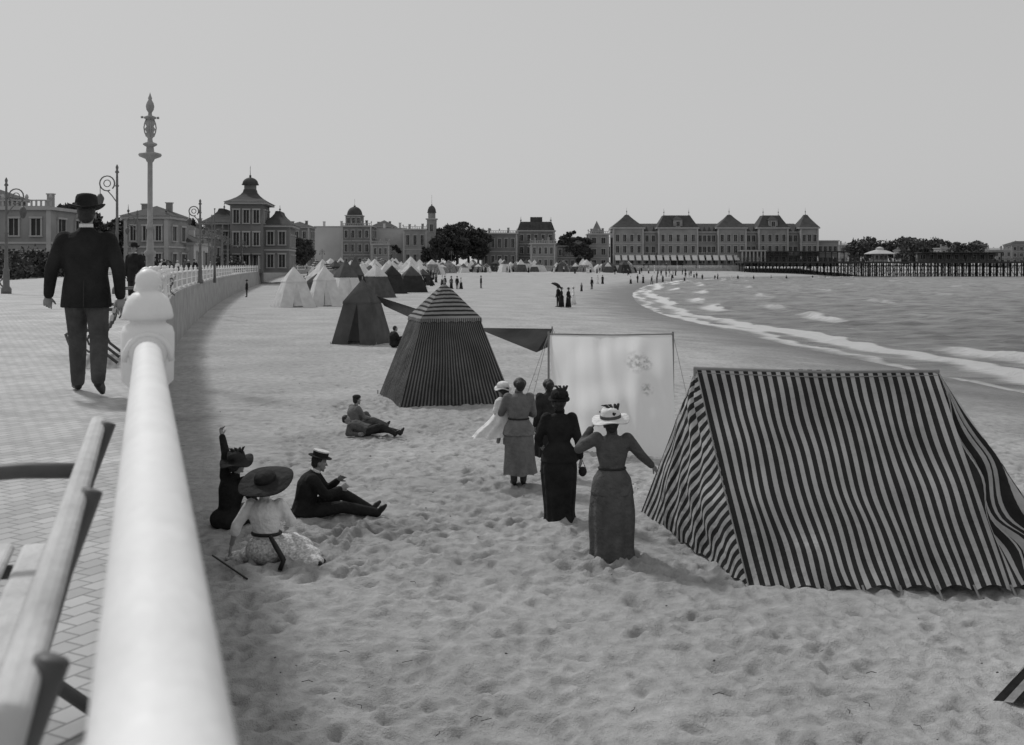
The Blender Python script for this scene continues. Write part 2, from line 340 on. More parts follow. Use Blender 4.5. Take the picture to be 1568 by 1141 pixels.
# railing
def arc(cur):
    d=np.r_[0,np.cumsum(np.linalg.norm(np.diff(cur,axis=0),axis=1))]
    return d,lambda s:(np.interp(s,d,cur[:,0]),np.interp(s,d,cur[:,1]))
dd,at_=arc(WL)
S0=3.16
rail=empty('promenade_railing')
bm=bmesh.new(); bmp=bmesh.new(); bmb=bmesh.new()
def pv(s,z): x,y=at_(s); return V((x,y,z))
send=dd[-1]; s=0; stn=[]
while s<send: stn.append(s); s+= .5 if s<60 else 2.5
for z,r in((PZ+.83,.05),(PZ+.48,.025),(PZ+.16,.025)):
    tube(bm,[pv(q,z) for q in stn],r,20 if r>.04 else 8)
fin(bm,'rails',M_white,rail,True)
ps=S0+4.42; posts=[]
while ps<send: posts.append(ps); ps+=4.6 if ps<200 else 9
posts=[.3]+posts
for q in posts:
    M=Matrix.Translation(pv(q,PZ))
    n=32 if q<40 else 10
    lathe(bmp,[(.001,0.05),(.10,.05),(.10,.12),(.085,.15),(.07,.2),(.062,.68),(.075,.70),(.095,.72),(.098,.84),(.098,.90),(.09,.925),(.066,.94),(.066,.95),(.09,.955),(.095,.965),(.092,.98),(.088,1.0),(.076,1.03),(.056,1.052),(.034,1.062),(.034,1.068),(.043,1.078),(.047,1.10),(.043,1.122),(.028,1.138),(.012,1.145),(.001,1.147)],M,n)
    if q<40:
        x,y=at_(q+.1); x0,y0=at_(q-.1); t=V((x-x0,y-y0,0)).normalized()
        for sg in(-1,1):
            c=pv(q,PZ+.83)+t*sg*.09; tube(bmp,[c-t*sg*.03,c+t*sg*.02,c+t*sg*.028],[.075,.07,.055],20)
        xx_=V((t.y,-t.x,0)); c=pv(q,PZ+.80)-t*.105
        tube(bmp,[c+xx_*(.085*cos(a*pi/8))+V((0,0,.10*sin(a*pi/8))) for a in range(9)],.012,6)
fin(bmp,'posts',M_white,rail,True)
q=S0+4.6
while q<130:
    p=pv(q,0); tube(bmb,[(p.x,p.y,PZ+.16),(p.x,p.y,PZ+.83)],.010 if q<40 else .016,5)
    q+=.16 if q<40 else .35
for a,bq in zip(posts[1:-1],posts[2:]):
    if a>90: break
    k=a+.3
    while k<bq-.2:
        x,y=at_(k+.1); x0,y0=at_(k-.1); t=V((x-x0,y-y0,0)).normalized(); c=pv(k,PZ+.655)
        tube(bmb,[c+t*.13*cos(i*pi/6)+V((0,0,.14*sin(i*pi/6))) for i in range(13)],.009,5); k+=.48
fin(bmb,'balusters',M_bal,rail,True)

# ------------------------------------------------------------ bench
def bench(x,y,rot,L=2.0):
    e=empty('park_bench',(x,y,PZ),rot)
    bm=bmesh.new()
    for k in range(5): box(bm,(0,.08+k*.085,.44-.006*abs(k-2)),(L,.07,.028))
    for k,(yy,zz) in enumerate(((-.02,.55),(-.045,.64),(-.065,.725))):
        M=Matrix.Translation((0,yy,zz))@Matrix.Rotation(radians(14),4,'X'); box(bm,(0,0,0),(L,.04,.075),0,M)
    o=fin(bm,'slats',M_wood,e); bv=o.modifiers.new('b','BEVEL'); bv.width=.014; bv.segments=3
    bm=bmesh.new()
    for sx in(-L/2+.12,0,L/2-.12):
        tube(bm,[(sx,-.10,.76),(sx,-.05,.62),(sx,.0,.44),(sx,.10,.40),(sx,.40,.41),(sx,.48,.36),(sx,.44,.25),(sx,.36,.12),(sx,.42,.02)],.018,8)
        tube(bm,[(sx,.02,.42),(sx,.12,.28),(sx,.06,.14),(sx,-.08,.02)],.018,8)
        tube(bm,[(sx,.2+.09*cos(a*pi/5),.24+.09*sin(a*pi/5)) for a in range(11)],.012,6)
        if sx: tube(bm,[(sx,-.06,.64),(sx,.1,.65),(sx,.36,.645),(sx,.46,.60),(sx,.45,.53),(sx,.40,.50),(sx,.38,.42)],.02,8)
    fin(bm,'iron_frame',M_iron,e,True)
ang=math.atan2(.949,-.316)
bench(-.84,1.92,ang); bench(-4.95,13.6,ang); bench(-26.0,56,ang+.1); bench(-8.3,24.5,ang); bench(-13,42,ang); bench(-21,70,ang+.05); bench(-30,62,ang+.1)

# ------------------------------------------------------------ lamps
e=empty('ornamental_lamp_column',(-10.55,32,PZ)); bm=bmesh.new()
lathe(bm,[(.001,0),(.3,0),(.3,.25),(.22,.3),(.18,.7),(.2,.75),(.13,.85),(.11,1.4),(.16,1.45),(.16,1.55),(.1,1.6),(.085,2.2),(.12,2.24),(.12,2.32),(.075,2.36),(.07,4.15),(.1,4.18),(.13,4.25),(.3,4.32),(.33,4.37),(.31,4.41),(.12,4.46),(.1,4.6),(.2,4.66),(.2,4.7),(.08,4.75),(.065,4.85),(.14,4.95),(.1,5.03),(.15,5.12),(.1,5.2),(.15,5.3),(.09,5.4),(.17,5.43),(.17,5.48),(.06,5.52),(.05,5.6),(.1,5.68),(.12,5.78),(.1,5.88),(.045,5.98),(.06,6.02),(.03,6.1),(.001,6.2)],None,20)
fin(bm,'column',M_lampg,e,True); bm=bmesh.new()
for a in range(4):
    d=V((cos(a*pi/2+.4),sin(a*pi/2+.4),0))
    tube(bm,[V((0,0,4.9))+d*(.10+.07*sin(k*pi/4))+V((0,0,.13*k)) for k in range(5)],.018,6)
    box(bm,tuple(d*.22+V((0,0,5.46))),(.06,.06,.06))
fin(bm,'scrollwork',M_lampg,e,True)
def lamppost(x,y,h=5.2,arms=(-1,),z=PZ,name='street_lamp'):
    e=empty(name,(x,y,z)); bm=bmesh.new(); g=1.0 if y<60 else 1.35
    lathe(bm,[(.001,0),(.2,0),(.2,.2),(.13,.3),(.12,.9),(.15,.95),(.08*g,1.05),(.06*g,2.4),(.09*g,2.45),(.055*g,2.5),(.045*g,h-.9),(.08*g,h-.85),(.05*g,h-.8),(.04*g,h-.35),(.09*g,h-.3),(.04*g,h-.22),(.06*g,h-.1),(.02,h),(.001,h+.02)],None,12)
    fin(bm,'post',M_lampd,e,True); bm=bmesh.new(); bl=bmesh.new()
    for sg in arms:
        c=V((sg*.40,0,h-.75)); R=.3
        tube(bm,[c+V((-sg*R*cos(a*pi/8),0,R*sin(a*pi/8))) for a in range(-2,14)],.028*g,6)
        tube(bm,[c+V((.14*cos(a*pi/5),0,.14*sin(a*pi/5))) for a in range(11)],.02*g,6)
        tube(bm,[(sg*.02,0,h-1.5),(sg*.2,0,h-1.25),(sg*.38,0,h-1.05)],.022*g,6)
        tube(bm,[(sg*.68,0,h-.85),(sg*.68,0,h-1.15)],.015*g,6)
        lathe(bl,[(.001,h-1.15),(.06,h-1.17),(.14,h-1.3),(.16,h-1.36),(.12,h-1.5),(.08,h-1.62),(.001,h-1.66)],Matrix.Translation((sg*.68,0,0)),14)
    fin(bm,'scroll_bracket',M_lampd,e,True); fin(bl,'lantern',M_iron,e,True)
lamppost(-15.9,44.2,5.2); lamppost(-20.5,44.5,4.7,(1,))
lamppost(-19.6,69,5.3); lamppost(-25.6,75,4.9); lamppost(-24.6,90,5.3); lamppost(-29,110,5.2); lamppost(-32.6,118,5.1,(-1,1)); lamppost(-36,136,5.2,(-1,1)); lamppost(-38.9,150,5.2,(-1,1)); lamppost(-43,175,5.3,(-1,1)); lamppost(-47,196,5.4,(-1,1)); lamppost(-50.5,218,5.4,(-1,1)); lamppost(-54,240,5.4,(-1,1)); lamppost(-57,265,5.6,(-1,1)); lamppost(-57,290,5.6,(-1,1)); lamppost(-55,318,5.8,(-1,1)); lamppost(-38,354,6,(-1,1)); lamppost(-20,362,6,(-1,1)); lamppost(0,368,6,(-1,1)); lamppost(18,373,6,(-1,1))
for x,y,h in((-19.5,72,4.9),(-62,330,14),(-47,345,15),(-58,300,11),(-64,345,12),(-66,340,10),(-30,205,9),(-26,180,7),(-31,120,8)):
    bm=bmesh.new(); lathe(bm,[(.001,0),(.1,0),(.05,h*.5),(.03,h-.1),(.07,h-.05),(.001,h)],None,8); fin(bm,'flagpole',M_lampd,None,True,loc=(x,y,PZ if x<-31.5 or y==72 else min(sz(x,y),PZ)))

# ------------------------------------------------------------ tents
def patch(bm,uvl,TL,TR,BR,BL,nu,nv,sag=0,N_=1,mi=0,wr=0,uvdir=None,scal=0,swap=False):
    TL,TR,BR,BL=map(V,(TL,TR,BR,BL)); nrm=((TR-TL).cross(BL-TL)+(BR-BL).cross(BL-TL)).normalized(); g=[]
    for j in range(nv+1):
        row=[]
        for i in range(nu+1):
            u=i/nu;v=j/nv; p=(TL*(1-u)+TR*u)*(1-v)+(BL*(1-u)+BR*u)*v; q=p.copy()
            f=sin(pi*u)*sin(pi*v)
            p=p+nrm*sag*f
            if wr: p=p+nrm*wr*noise.noise(q*1.6)*min(1,f*3)+nrm*wr*.5*noise.noise(V((u*12,v*1.2,q.x)))*min(1,f*4)
            if scal: p=p+V((0,0,scal*abs(sin(pi*u*7))*v**4))
            vt=bm.verts.new(p)
            uu=(q-TL).dot(uvdir)*N_ if uvdir is not None else (v if swap else u)*N_
            row.append((vt,uu,v))
        g.append(row)
    for j in range(nv):
        for i in range(nu):
            c=[g[j][i],g[j][i+1],g[j+1][i+1],g[j+1][i]]
            f=bm.faces.new([k[0] for k in c]); f.material_index=mi; f.smooth=True
            for l,k in zip(f.loops,c): l[uvl].uv=(k[1],k[2])
def ptent(x,y,base,eave,he,h,rot,mw,mr,name='beach_tent',Nw=1,Nr=1,z=None,door=False,det=8):
    z=sz(x,y) if z is None else z
    e=empty(name,(x,y,z),rot); bm=bmesh.new(); uvl=bm.loops.layers.uv.new('UVMap')
    C=[(-1,-1),(1,-1),(1,1),(-1,1)]
    for k in range(4):
        a=C[k];b_=C[(k+1)%4]
        A=(a[0]*eave,a[1]*eave,he);B=(b_[0]*eave,b_[1]*eave,he)
        A0=(a[0]*base,a[1]*base,-.02);B0=(b_[0]*base,b_[1]*base,-.02)
        if door and k==0:
            w=base*.28
            patch(bm,uvl,A,(0,-eave,he),(-w,-base,-.02),A0,det,det,-.04,Nw/2,0,.03)
            patch(bm,uvl,(0,-eave,he),B,B0,(w,-base,-.02),det,det,-.04,Nw/2,0,.03)
        else: patch(bm,uvl,A,B,B0,A0,det,det,-.05*base,Nw,0,.06*base,scal=.03)
    fin(bm,'walls',mw,e,True,False); bm=bmesh.new(); uvl=bm.loops.layers.uv.new('UVMap')
    E=eave*1.05
    for k in range(4):
        a=C[k];b_=C[(k+1)%4]
        A=(a[0]*E,a[1]*E,he+.015);B=(b_[0]*E,b_[1]*E,he+.015)
        patch(bm,uvl,(0,0,h),(0.001,0,h),B,A,det,det,-.03*base,Nr,0,.02,swap=True)
        patch(bm,uvl,A,B,(B[0]*1.01,B[1]*1.01,he-.09),(A[0]*1.01,A[1]*1.01,he-.09),det*2,2,0,Nw,0,0,scal=.035)
    fin(bm,'roof',mr,e,True,False)
    bm=bmesh.new(); tube(bm,[(0,0,0),(0,0,h+.1)],.025,6)
    for a in C:
        tube(bm,[(a[0]*base*1.02,a[1]*base*1.02,-.05),(a[0]*base*1.02,a[1]*base*1.02,.1)],.015,5)
    fin(bm,'pole',M_pole,e); return e
ptent(-1.68,27.2,1.38,.72,2.0,2.86,radians(17),M_st2,M_st3,Nw=32,Nr=9,name='striped_pyramid_tent',det=14)
ptent(-6.35,46.6,1.0,.6,1.75,2.72,radians(-14),M_gcanvas,M_gcanvas,door=True,name='canvas_tent',det=12)
ptent(-17.3,87,1.45,.8,2.0,3.2,radians(25),M_wcanvas,M_wcanvas,name='white_tent',door=True)
ptent(-15.2,89,1.3,.75,2.1,3.3,radians(20),M_wcanvas,M_wcanvas,name='white_tent',door=True)
ptent(-14.4,95,1.5,.8,2.3,3.8,radians(30),M_wcanvas,M_gcanvas,name='white_tent',door=True)
ptent(-14.9,104,1.5,.8,2.4,4.1,radians(10),M_dcanvas,M_gcanvas,name='canvas_tent')
ptent(-13.9,112,1.5,.8,2.2,3.4,radians(50),M_gcanvas,M_wcanvas,name='canvas_tent')
ptent(-16.2,118,1.5,.9,2.2,3.5,radians(40),M_wcanvas,M_wcanvas,name='white_tent',door=True)
ptent(-14.0,128,1.6,.9,2.2,3.3,radians(15),M_dcanvas,M_dcanvas,name='canvas_tent')
ptent(-16.6,145,1.8,1.0,2.2,3.7,radians(20),M_st,M_wcanvas,name='striped_tent',Nw=10)
ptent(-18.6,150,1.7,.9,2.2,3.5,radians(20),M_gcanvas,M_gcanvas,name='canvas_tent')
ptent(-14.6,158,1.8,1.0,2.3,3.8,radians(35),M_wcanvas,M_wcanvas,name='white_tent')
def tentmesh(mw,mr,Nw=9,open_=False):
    bm=bmesh.new(); uvl=bm.loops.layers.uv.new('UVMap'); C=[(-1,-1),(1,-1),(1,1),(-1,1)]; base,eave,he,h=1.5,.9,1.95,random.uniform(2.8,3.5)
    for k in range(4):
        a=C[k];b_=C[(k+1)%4]
        A=(a[0]*eave,a[1]*eave,he);B=(b_[0]*eave,b_[1]*eave,he)
        if not(open_ and k==0): patch(bm,uvl,A,B,(b_[0]*base,b_[1]*base,-.05),(a[0]*base,a[1]*base,-.05),4,3,-.05,Nw,0,.05)
        patch(bm,uvl,(0,0,h),(.001,0,h),(B[0]*1.04,B[1]*1.04,he-.06),(A[0]*1.04,A[1]*1.04,he-.06),4,3,-.04,4,1,.02,swap=True)
    me=bpy.data.meshes.new('tent'); bm.to_mesh(me); bm.free(); me.materials.append(mw); me.materials.append(mr); return me
TM=[tentmesh(M_wcanvas,M_wcanvas),tentmesh(M_wcanvas,M_gcanvas,open_=True),tentmesh(M_gcanvas,M_wcanvas),tentmesh(M_st,M_wcanvas),tentmesh(M_st,M_st),tentmesh(M_dcanvas,M_gcanvas),tentmesh(M_gcanvas,M_gcanvas,open_=True),tentmesh(M_wcanvas,M_wcanvas,open_=True)]
def wallx(y): return float(np.interp(y,WL[:110,1],WL[:110,0]))
def ftent(x,y,s_):
    o=bpy.data.objects.new('beach_tent',random.choice(TM)); COL.objects.link(o)
    o.location=(x,y,sz(x,y)); o.scale=(s_,s_,s_*random.uniform(.8,1.1)); o.rotation_euler=(0,0,random.uniform(0,6.28))
for x,y in ((-17.8,100),(-18.8,108),(-20.3,116),(-18.2,124),(-20.5,130),(-17.5,136),(-22.5,140),(-20,148),(-12.3,134),(-16.8,165),(-22,160),(-25,170),(-19,172),(-14.3,176),(-28,182),(-21,184),(-16,190),(-24,195)): ftent(x,y,random.uniform(.95,1.2))
for k in range(190):
    if k<85:
        y=195+random.random()*125; x=wallx(y)+random.uniform(9,34)*(y/250)
    else:
        t=random.random(); x=-44+t*82; y=random.uniform(322,350)+t*12
    ftent(x,y,random.uniform(.85,1.35))
# awnings
e=empty('dark_awning'); bm=bmesh.new(); uvl=bm.loops.layers.uv.new('UVMap')
patch(bm,uvl,(-.95,29.4,1.62),(1.05,29.0,1.62),(.62,27.9,1.08),(-.55,28.6,1.5),14,8,.06,1,0,.05)
patch(bm,uvl,(.75,29.1,1.5),(1.05,29.0,1.62),(.95,28.8,1.15),(.62,27.9,1.08),6,6,.02,1,0,.03)
fin(bm,'cloth',M_dcanvas,e,True,False); bm=bmesh.new()
tube(bm,[(1.06,29,-.1),(1.06,29,1.68)],.02,6); tube(bm,[(-.95,29.4,-.1),(-.95,29.4,1.65)],.02,6); tube(bm,[(1.06,29,1.66),(1.8,28.6,0)],.006,4)
fin(bm,'poles',M_pole,e)
e=empty('dark_awning'); bm=bmesh.new(); uvl=bm.loops.layers.uv.new('UVMap')
patch(bm,uvl,(-5.7,46.2,2.0),(-2.6,33,1.9),(-2.7,32.5,1.6),(-5.3,45.6,1.6),14,5,.05,1,0,.05)
fin(bm,'cloth',M_dcanvas,e,True,False); bm=bmesh.new(); tube(bm,[(-2.6,33,0),(-2.6,33,1.95)],.02,6); fin(bm,'pole',M_pole,e)
# white screen
m,nt,N,L,b=_nt('painted_screen_cloth')
uv=N.new('ShaderNodeUVMap'); n=N.new('ShaderNodeTexNoise'); n.inputs['Scale'].default_value=30; n.inputs['Detail'].default_value=6; L.new(uv.outputs[0],n.inputs[0])
acc=None
for cx,cy,rr in((.70,.23,.085),(.78,.46,.05),(.77,.24,.06)):
    vd=N.new('ShaderNodeVectorMath'); vd.operation='DISTANCE'; vd.inputs[1].default_value=(cx,cy,0); L.new(uv.outputs[0],vd.inputs[0])
    q=N.new('ShaderNodeMapRange'); q.inputs[1].default_value=rr*.4; q.inputs[2].default_value=rr*1.3; q.inputs[3].default_value=1; q.inputs[4].default_value=0; L.new(vd.outputs['Value'],q.inputs[0])
    if acc: 
        mxx=N.new('ShaderNodeMath'); mxx.operation='MAXIMUM'; L.new(acc.outputs[0],mxx.inputs[0]); L.new(q.outputs[0],mxx.inputs[1]); acc=mxx
    else: acc=q
nm=N.new('ShaderNodeMapRange'); nm.inputs[1].default_value=.42; nm.inputs[2].default_value=.6; L.new(n.outputs[0],nm.inputs[0])
mu=N.new('ShaderNodeMath'); mu.operation='MULTIPLY'; L.new(acc.outputs[0],mu.inputs[0]); L.new(nm.outputs[0],mu.inputs[1])
mx=N.new('ShaderNodeMix'); mx.data_type='RGBA'; mx.inputs[6].default_value=grey(.92); mx.inputs[7].default_value=grey(.5); L.new(mu.outputs[0],mx.inputs[0]); L.new(mx.outputs[2],b.inputs['Base Color']); b.inputs['Roughness'].default_value=.9
t=N.new('ShaderNodeBsdfTranslucent'); L.new(mx.outputs[2],t.inputs[0]); ms=N.new('ShaderNodeMixShader'); ms.inputs[0].default_value=.55
L.new(b.outputs[0],ms.inputs[1]); L.new(t.outputs[0],ms.inputs[2]); L.new(ms.outputs[0],N['Material Output'].inputs['Surface'])
e=empty('canvas_windbreak'); bm=bmesh.new(); uvl=bm.loops.layers.uv.new('UVMap')
patch(bm,uvl,(.68,19.75,2.04),(2.88,19.75,2.03),(2.80,18.75,.0),(.74,19.6,.02),36,30,.12,1,0,.14)
fin(bm,'cloth',m,e,True,False); bm=bmesh.new()
tube(bm,[(.66,19.78,-.1),(.66,19.78,2.1)],.022,6); tube(bm,[(2.9,19.78,-.1),(2.9,19.78,2.1)],.022,6); tube(bm,[(.66,19.76,2.06),(1.8,19.76,2.04),(2.9,19.76,2.06)],.014,6)
fin(bm,'poles',M_pole,e); bm=bmesh.new()
tube(bm,[(.66,19.78,2.06),(-.1,19.4,0)],.005,4); tube(bm,[(2.9,19.78,2.06),(3.5,20.8,0)],.005,4); tube(bm,[(.66,19.78,2.06),(.2,20.9,0)],.005,4)
fin(bm,'guy_ropes',M_rope,e)
# large striped tent
z0=sz(3.5,11.3)
A=V((2.42,11.15,z0));B=V((5.12,11.25,z0-.02));TL=V((2.14,12.75,2.10));TR=V((4.93,12.75,2.07));BL=V((1.70,14.6,z0));BR=V((6.9,14.2,z0-.1)); R1=V((6.25,12.2,z0-.05))
e=empty('large_striped_tent'); bm=bmesh.new(); uvl=bm.loops.layers.uv.new('UVMap')
patch(bm,uvl,TL,TR,B,A,70,44,.14,26,0,.085,scal=.07)
d=(BL-TL).normalized(); nn=(A-TL).cross(d).normalized(); pdir=d.cross(nn).normalized()
patch(bm,uvl,TL+(BL-TL)*.001,TL,A,BL,40,40,-.12,9.3,0,.08,uvdir=pdir,scal=.06)
d=(BR-TR).normalized(); nn=(R1-TR).cross(d).normalized(); pdir=d.cross(nn).normalized()
patch(bm,uvl,TR,TR+(BR-TR)*.001,BR,R1,30,30,.1,9.3,0,.08,uvdir=pdir)
patch(bm,uvl,TR+V((0,-.01,-.02)),TR+V((.02,0,0)),R1+V((-.1,-.15,.02)),B+V((-.02,.02,.02)),26,30,.18,8,0,.22)
patch(bm,uvl,TL,TR,BR,BL,20,16,.0,26,0,.05)
fin(bm,'canvas',M_st,e,True,False); bm=bmesh.new()
tube(bm,[TL+V((-.03,0,0)),(TL+TR)/2+V((0,0,-.03)),TR+V((.03,0,0))],.022,8)
tube(bm,[TL+V((-.01,0,.0)),V((TL.x,TL.y,0))],.025,8); tube(bm,[TR,V((TR.x,TR.y,0))],.025,8)
tube(bm,[TL+V((0,-.03,-.05)),(TL+TR)/2+V((0,-.05,-.08)),TR+V((0,-.03,-.05))],.007,6)
tube(bm,[TL,TL.lerp(A,.5)+V((-.015,-.015,-.01)),A],.008,6)
for k in range(8):
    p=A.lerp(B,k/7); tube(bm,[p+V((0,.02,.06)),p+V((.02,-.1,-.06))],.012,5)
fin(bm,'poles_and_pegs',M_pole,e)
e=empty('striped_tent_edge'); bm=bmesh.new(); uvl=bm.loops.layers.uv.new('UVMap'); z0=sz(4,8.5)
patch(bm,uvl,(5.4,8.9,1.35),(7.2,8.8,1.5),(6.6,7.4,z0),(3.68,8.40,z0),24,20,.05,22,0,.06)
patch(bm,uvl,(5.4,8.9,1.35),(5.41,8.9,1.35),(3.68,8.40,z0),(5.0,10.0,z0),12,12,-.03,8,0,.05)
fin(bm,'canvas',M_st,e,True,False)

# ------------------------------------------------------------ people
def hand(bm,w,d,pn,side=1,curl=.5,s=1):
    d=d.normalized(); pn=(pn-d*pn.dot(d)).normalized(); x=d.cross(pn).normalized()*side
    loft(bm,[ring(w+d*t*s,x,pn,a*s,b_*s,10) for t,a,b_ in((-.01,.024,.018),(.02,.032,.018),(.06,.041,.017),(.095,.038,.013))],True)
    for k,(o_,l) in enumerate(((.030,.070),(.010,.080),(-.010,.075),(-.029,.058))):
        b0=w+(d*.088+x*o_)*s; c1=curl*(.7+.12*k)
        d1=(d*cos(c1)+pn*sin(c1)); d2=(d*cos(c1*2.1)+pn*sin(c1*2.1))
        p1=b0+d1*l*.5*s; p2=p1+d2*l*.5*s
        caps(bm,b0,.0095*s,p1,.0085*s,8,0,2); caps(bm,p1,.0085*s,p2,.007*s,8,0,2)
    t0=w+(d*.03+x*.028)*s; td=(d*.75+x*.55+pn*.35).normalized(); t1=t0+td*.04*s; t2=t1+(td+d*.5+pn*.3).normalized()*.032*s
    caps(bm,t0,.013*s,t1,.010*s,8,0,2); caps(bm,t1,.010*s,t2,.0075*s,8,0,2)
def head(e,c,rot,kind,skin=M_skin,hair=M_hair,long=False,s=1.0):
    HM=Matrix.Translation(c)@Euler(rot).to_matrix().to_4x4()@Matrix.Scale(s,4)
    bm=bmesh.new()
    ell(bm,(0,-.008,.02),(.074,.092,.092)); ell(bm,(0,.03,-.05),(.052,.058,.055)); ell(bm,(0,.025,-.02),(.06,.062,.07)); ell(bm,(0,.07,-.095),(.022,.018,.016))
    caps(bm,(0,.085,.012),.009,(0,.104,-.018),.013,8); ell(bm,(-.075,-.005,-.01),(.01,.018,.028)); ell(bm,(.075,-.005,-.01),(.01,.018,.028))
    ell(bm,(0,.075,.035),(.05,.012,.01)); ell(bm,(0,.086,-.05),(.022,.01,.006)); ell(bm,(0,.084,-.063),(.018,.01,.006))
    bmesh.ops.transform(bm,matrix=HM,verts=bm.verts); o=fin(bm,'head',skin,e); addrem(o,.0065*s,2)
    bm=bmesh.new()
    for sx in(-.03,.03): ell(bm,(sx,.077,.008),(.013,.01,.007),mi=0,seg=10); ell(bm,(sx,.0855,.008),(.0055,.003,.0055),mi=1,seg=8)
    ell(bm,(0,.0935,-.0565),(.019,.003,.002),mi=1,seg=8)
    bmesh.ops.transform(bm,matrix=HM,verts=bm.verts); fin(bm,'eyes_and_mouth',[M_wcl,M_shoe],e,True)
    bm=bmesh.new(); ell(bm,(0,-.024,.032),(.081,.090,.092)); ell(bm,(0,-.05,-.02),(.07,.055,.06))
    if long:
        ell(bm,(0,-.085,.02),(.075,.055,.065)); ell(bm,(-.06,.0,.03),(.04,.055,.055)); ell(bm,(.06,.0,.03),(.04,.055,.055)); ell(bm,(0,.03,.085),(.065,.05,.03)); ell(bm,(0,-.075,-.045),(.05,.04,.04))
    if kind=='moustache': ell(bm,(0,.098,-.038),(.03,.01,.008))
    bmesh.ops.transform(bm,matrix=HM,verts=bm.verts); o=fin(bm,'hair',hair,e); addrem(o,.009*s,2)
    return HM
def man_J(**k):
    J=dict(pel=(0,0,.95),chest=(0,0,1.25),neck=(0,0,1.47),head=(0,.02,1.61),shL=(-.185,0,1.385),shR=(.185,0,1.385),elL=(-.25,-.03,1.13),elR=(.25,-.03,1.13),wrL=(-.26,.05,.88),wrR=(.26,.05,.88),
      hipL=(-.09,0,.9),hipR=(.09,0,.9),knL=(-.1,.03,.5),knR=(.1,.03,.5),anL=(-.1,0,.09),anR=(.1,0,.09),toL=(-.12,.19,.03),toR=(.12,.19,.03)); J.update(k); return {a:V(b) for a,b in J.items()}
def wom_J(**k):
    J=dict(pel=(0,0,.9),chest=(0,0,1.17),neck=(0,0,1.385),head=(0,.02,1.50),shL=(-.165,0,1.325),shR=(.165,0,1.325),elL=(-.22,-.03,1.05),elR=(.22,-.03,1.05),wrL=(-.22,.08,.84),wrR=(.22,.08,.84),
      hipL=(-.08,0,.84),hipR=(.08,0,.84),knL=(-.08,.03,.46),knR=(.08,.03,.46),anL=(-.07,0,.09),anR=(.07,0,.09),toL=(-.08,.16,.03),toR=(.08,.16,.03)); J.update(k); return {a:V(b) for a,b in J.items()}
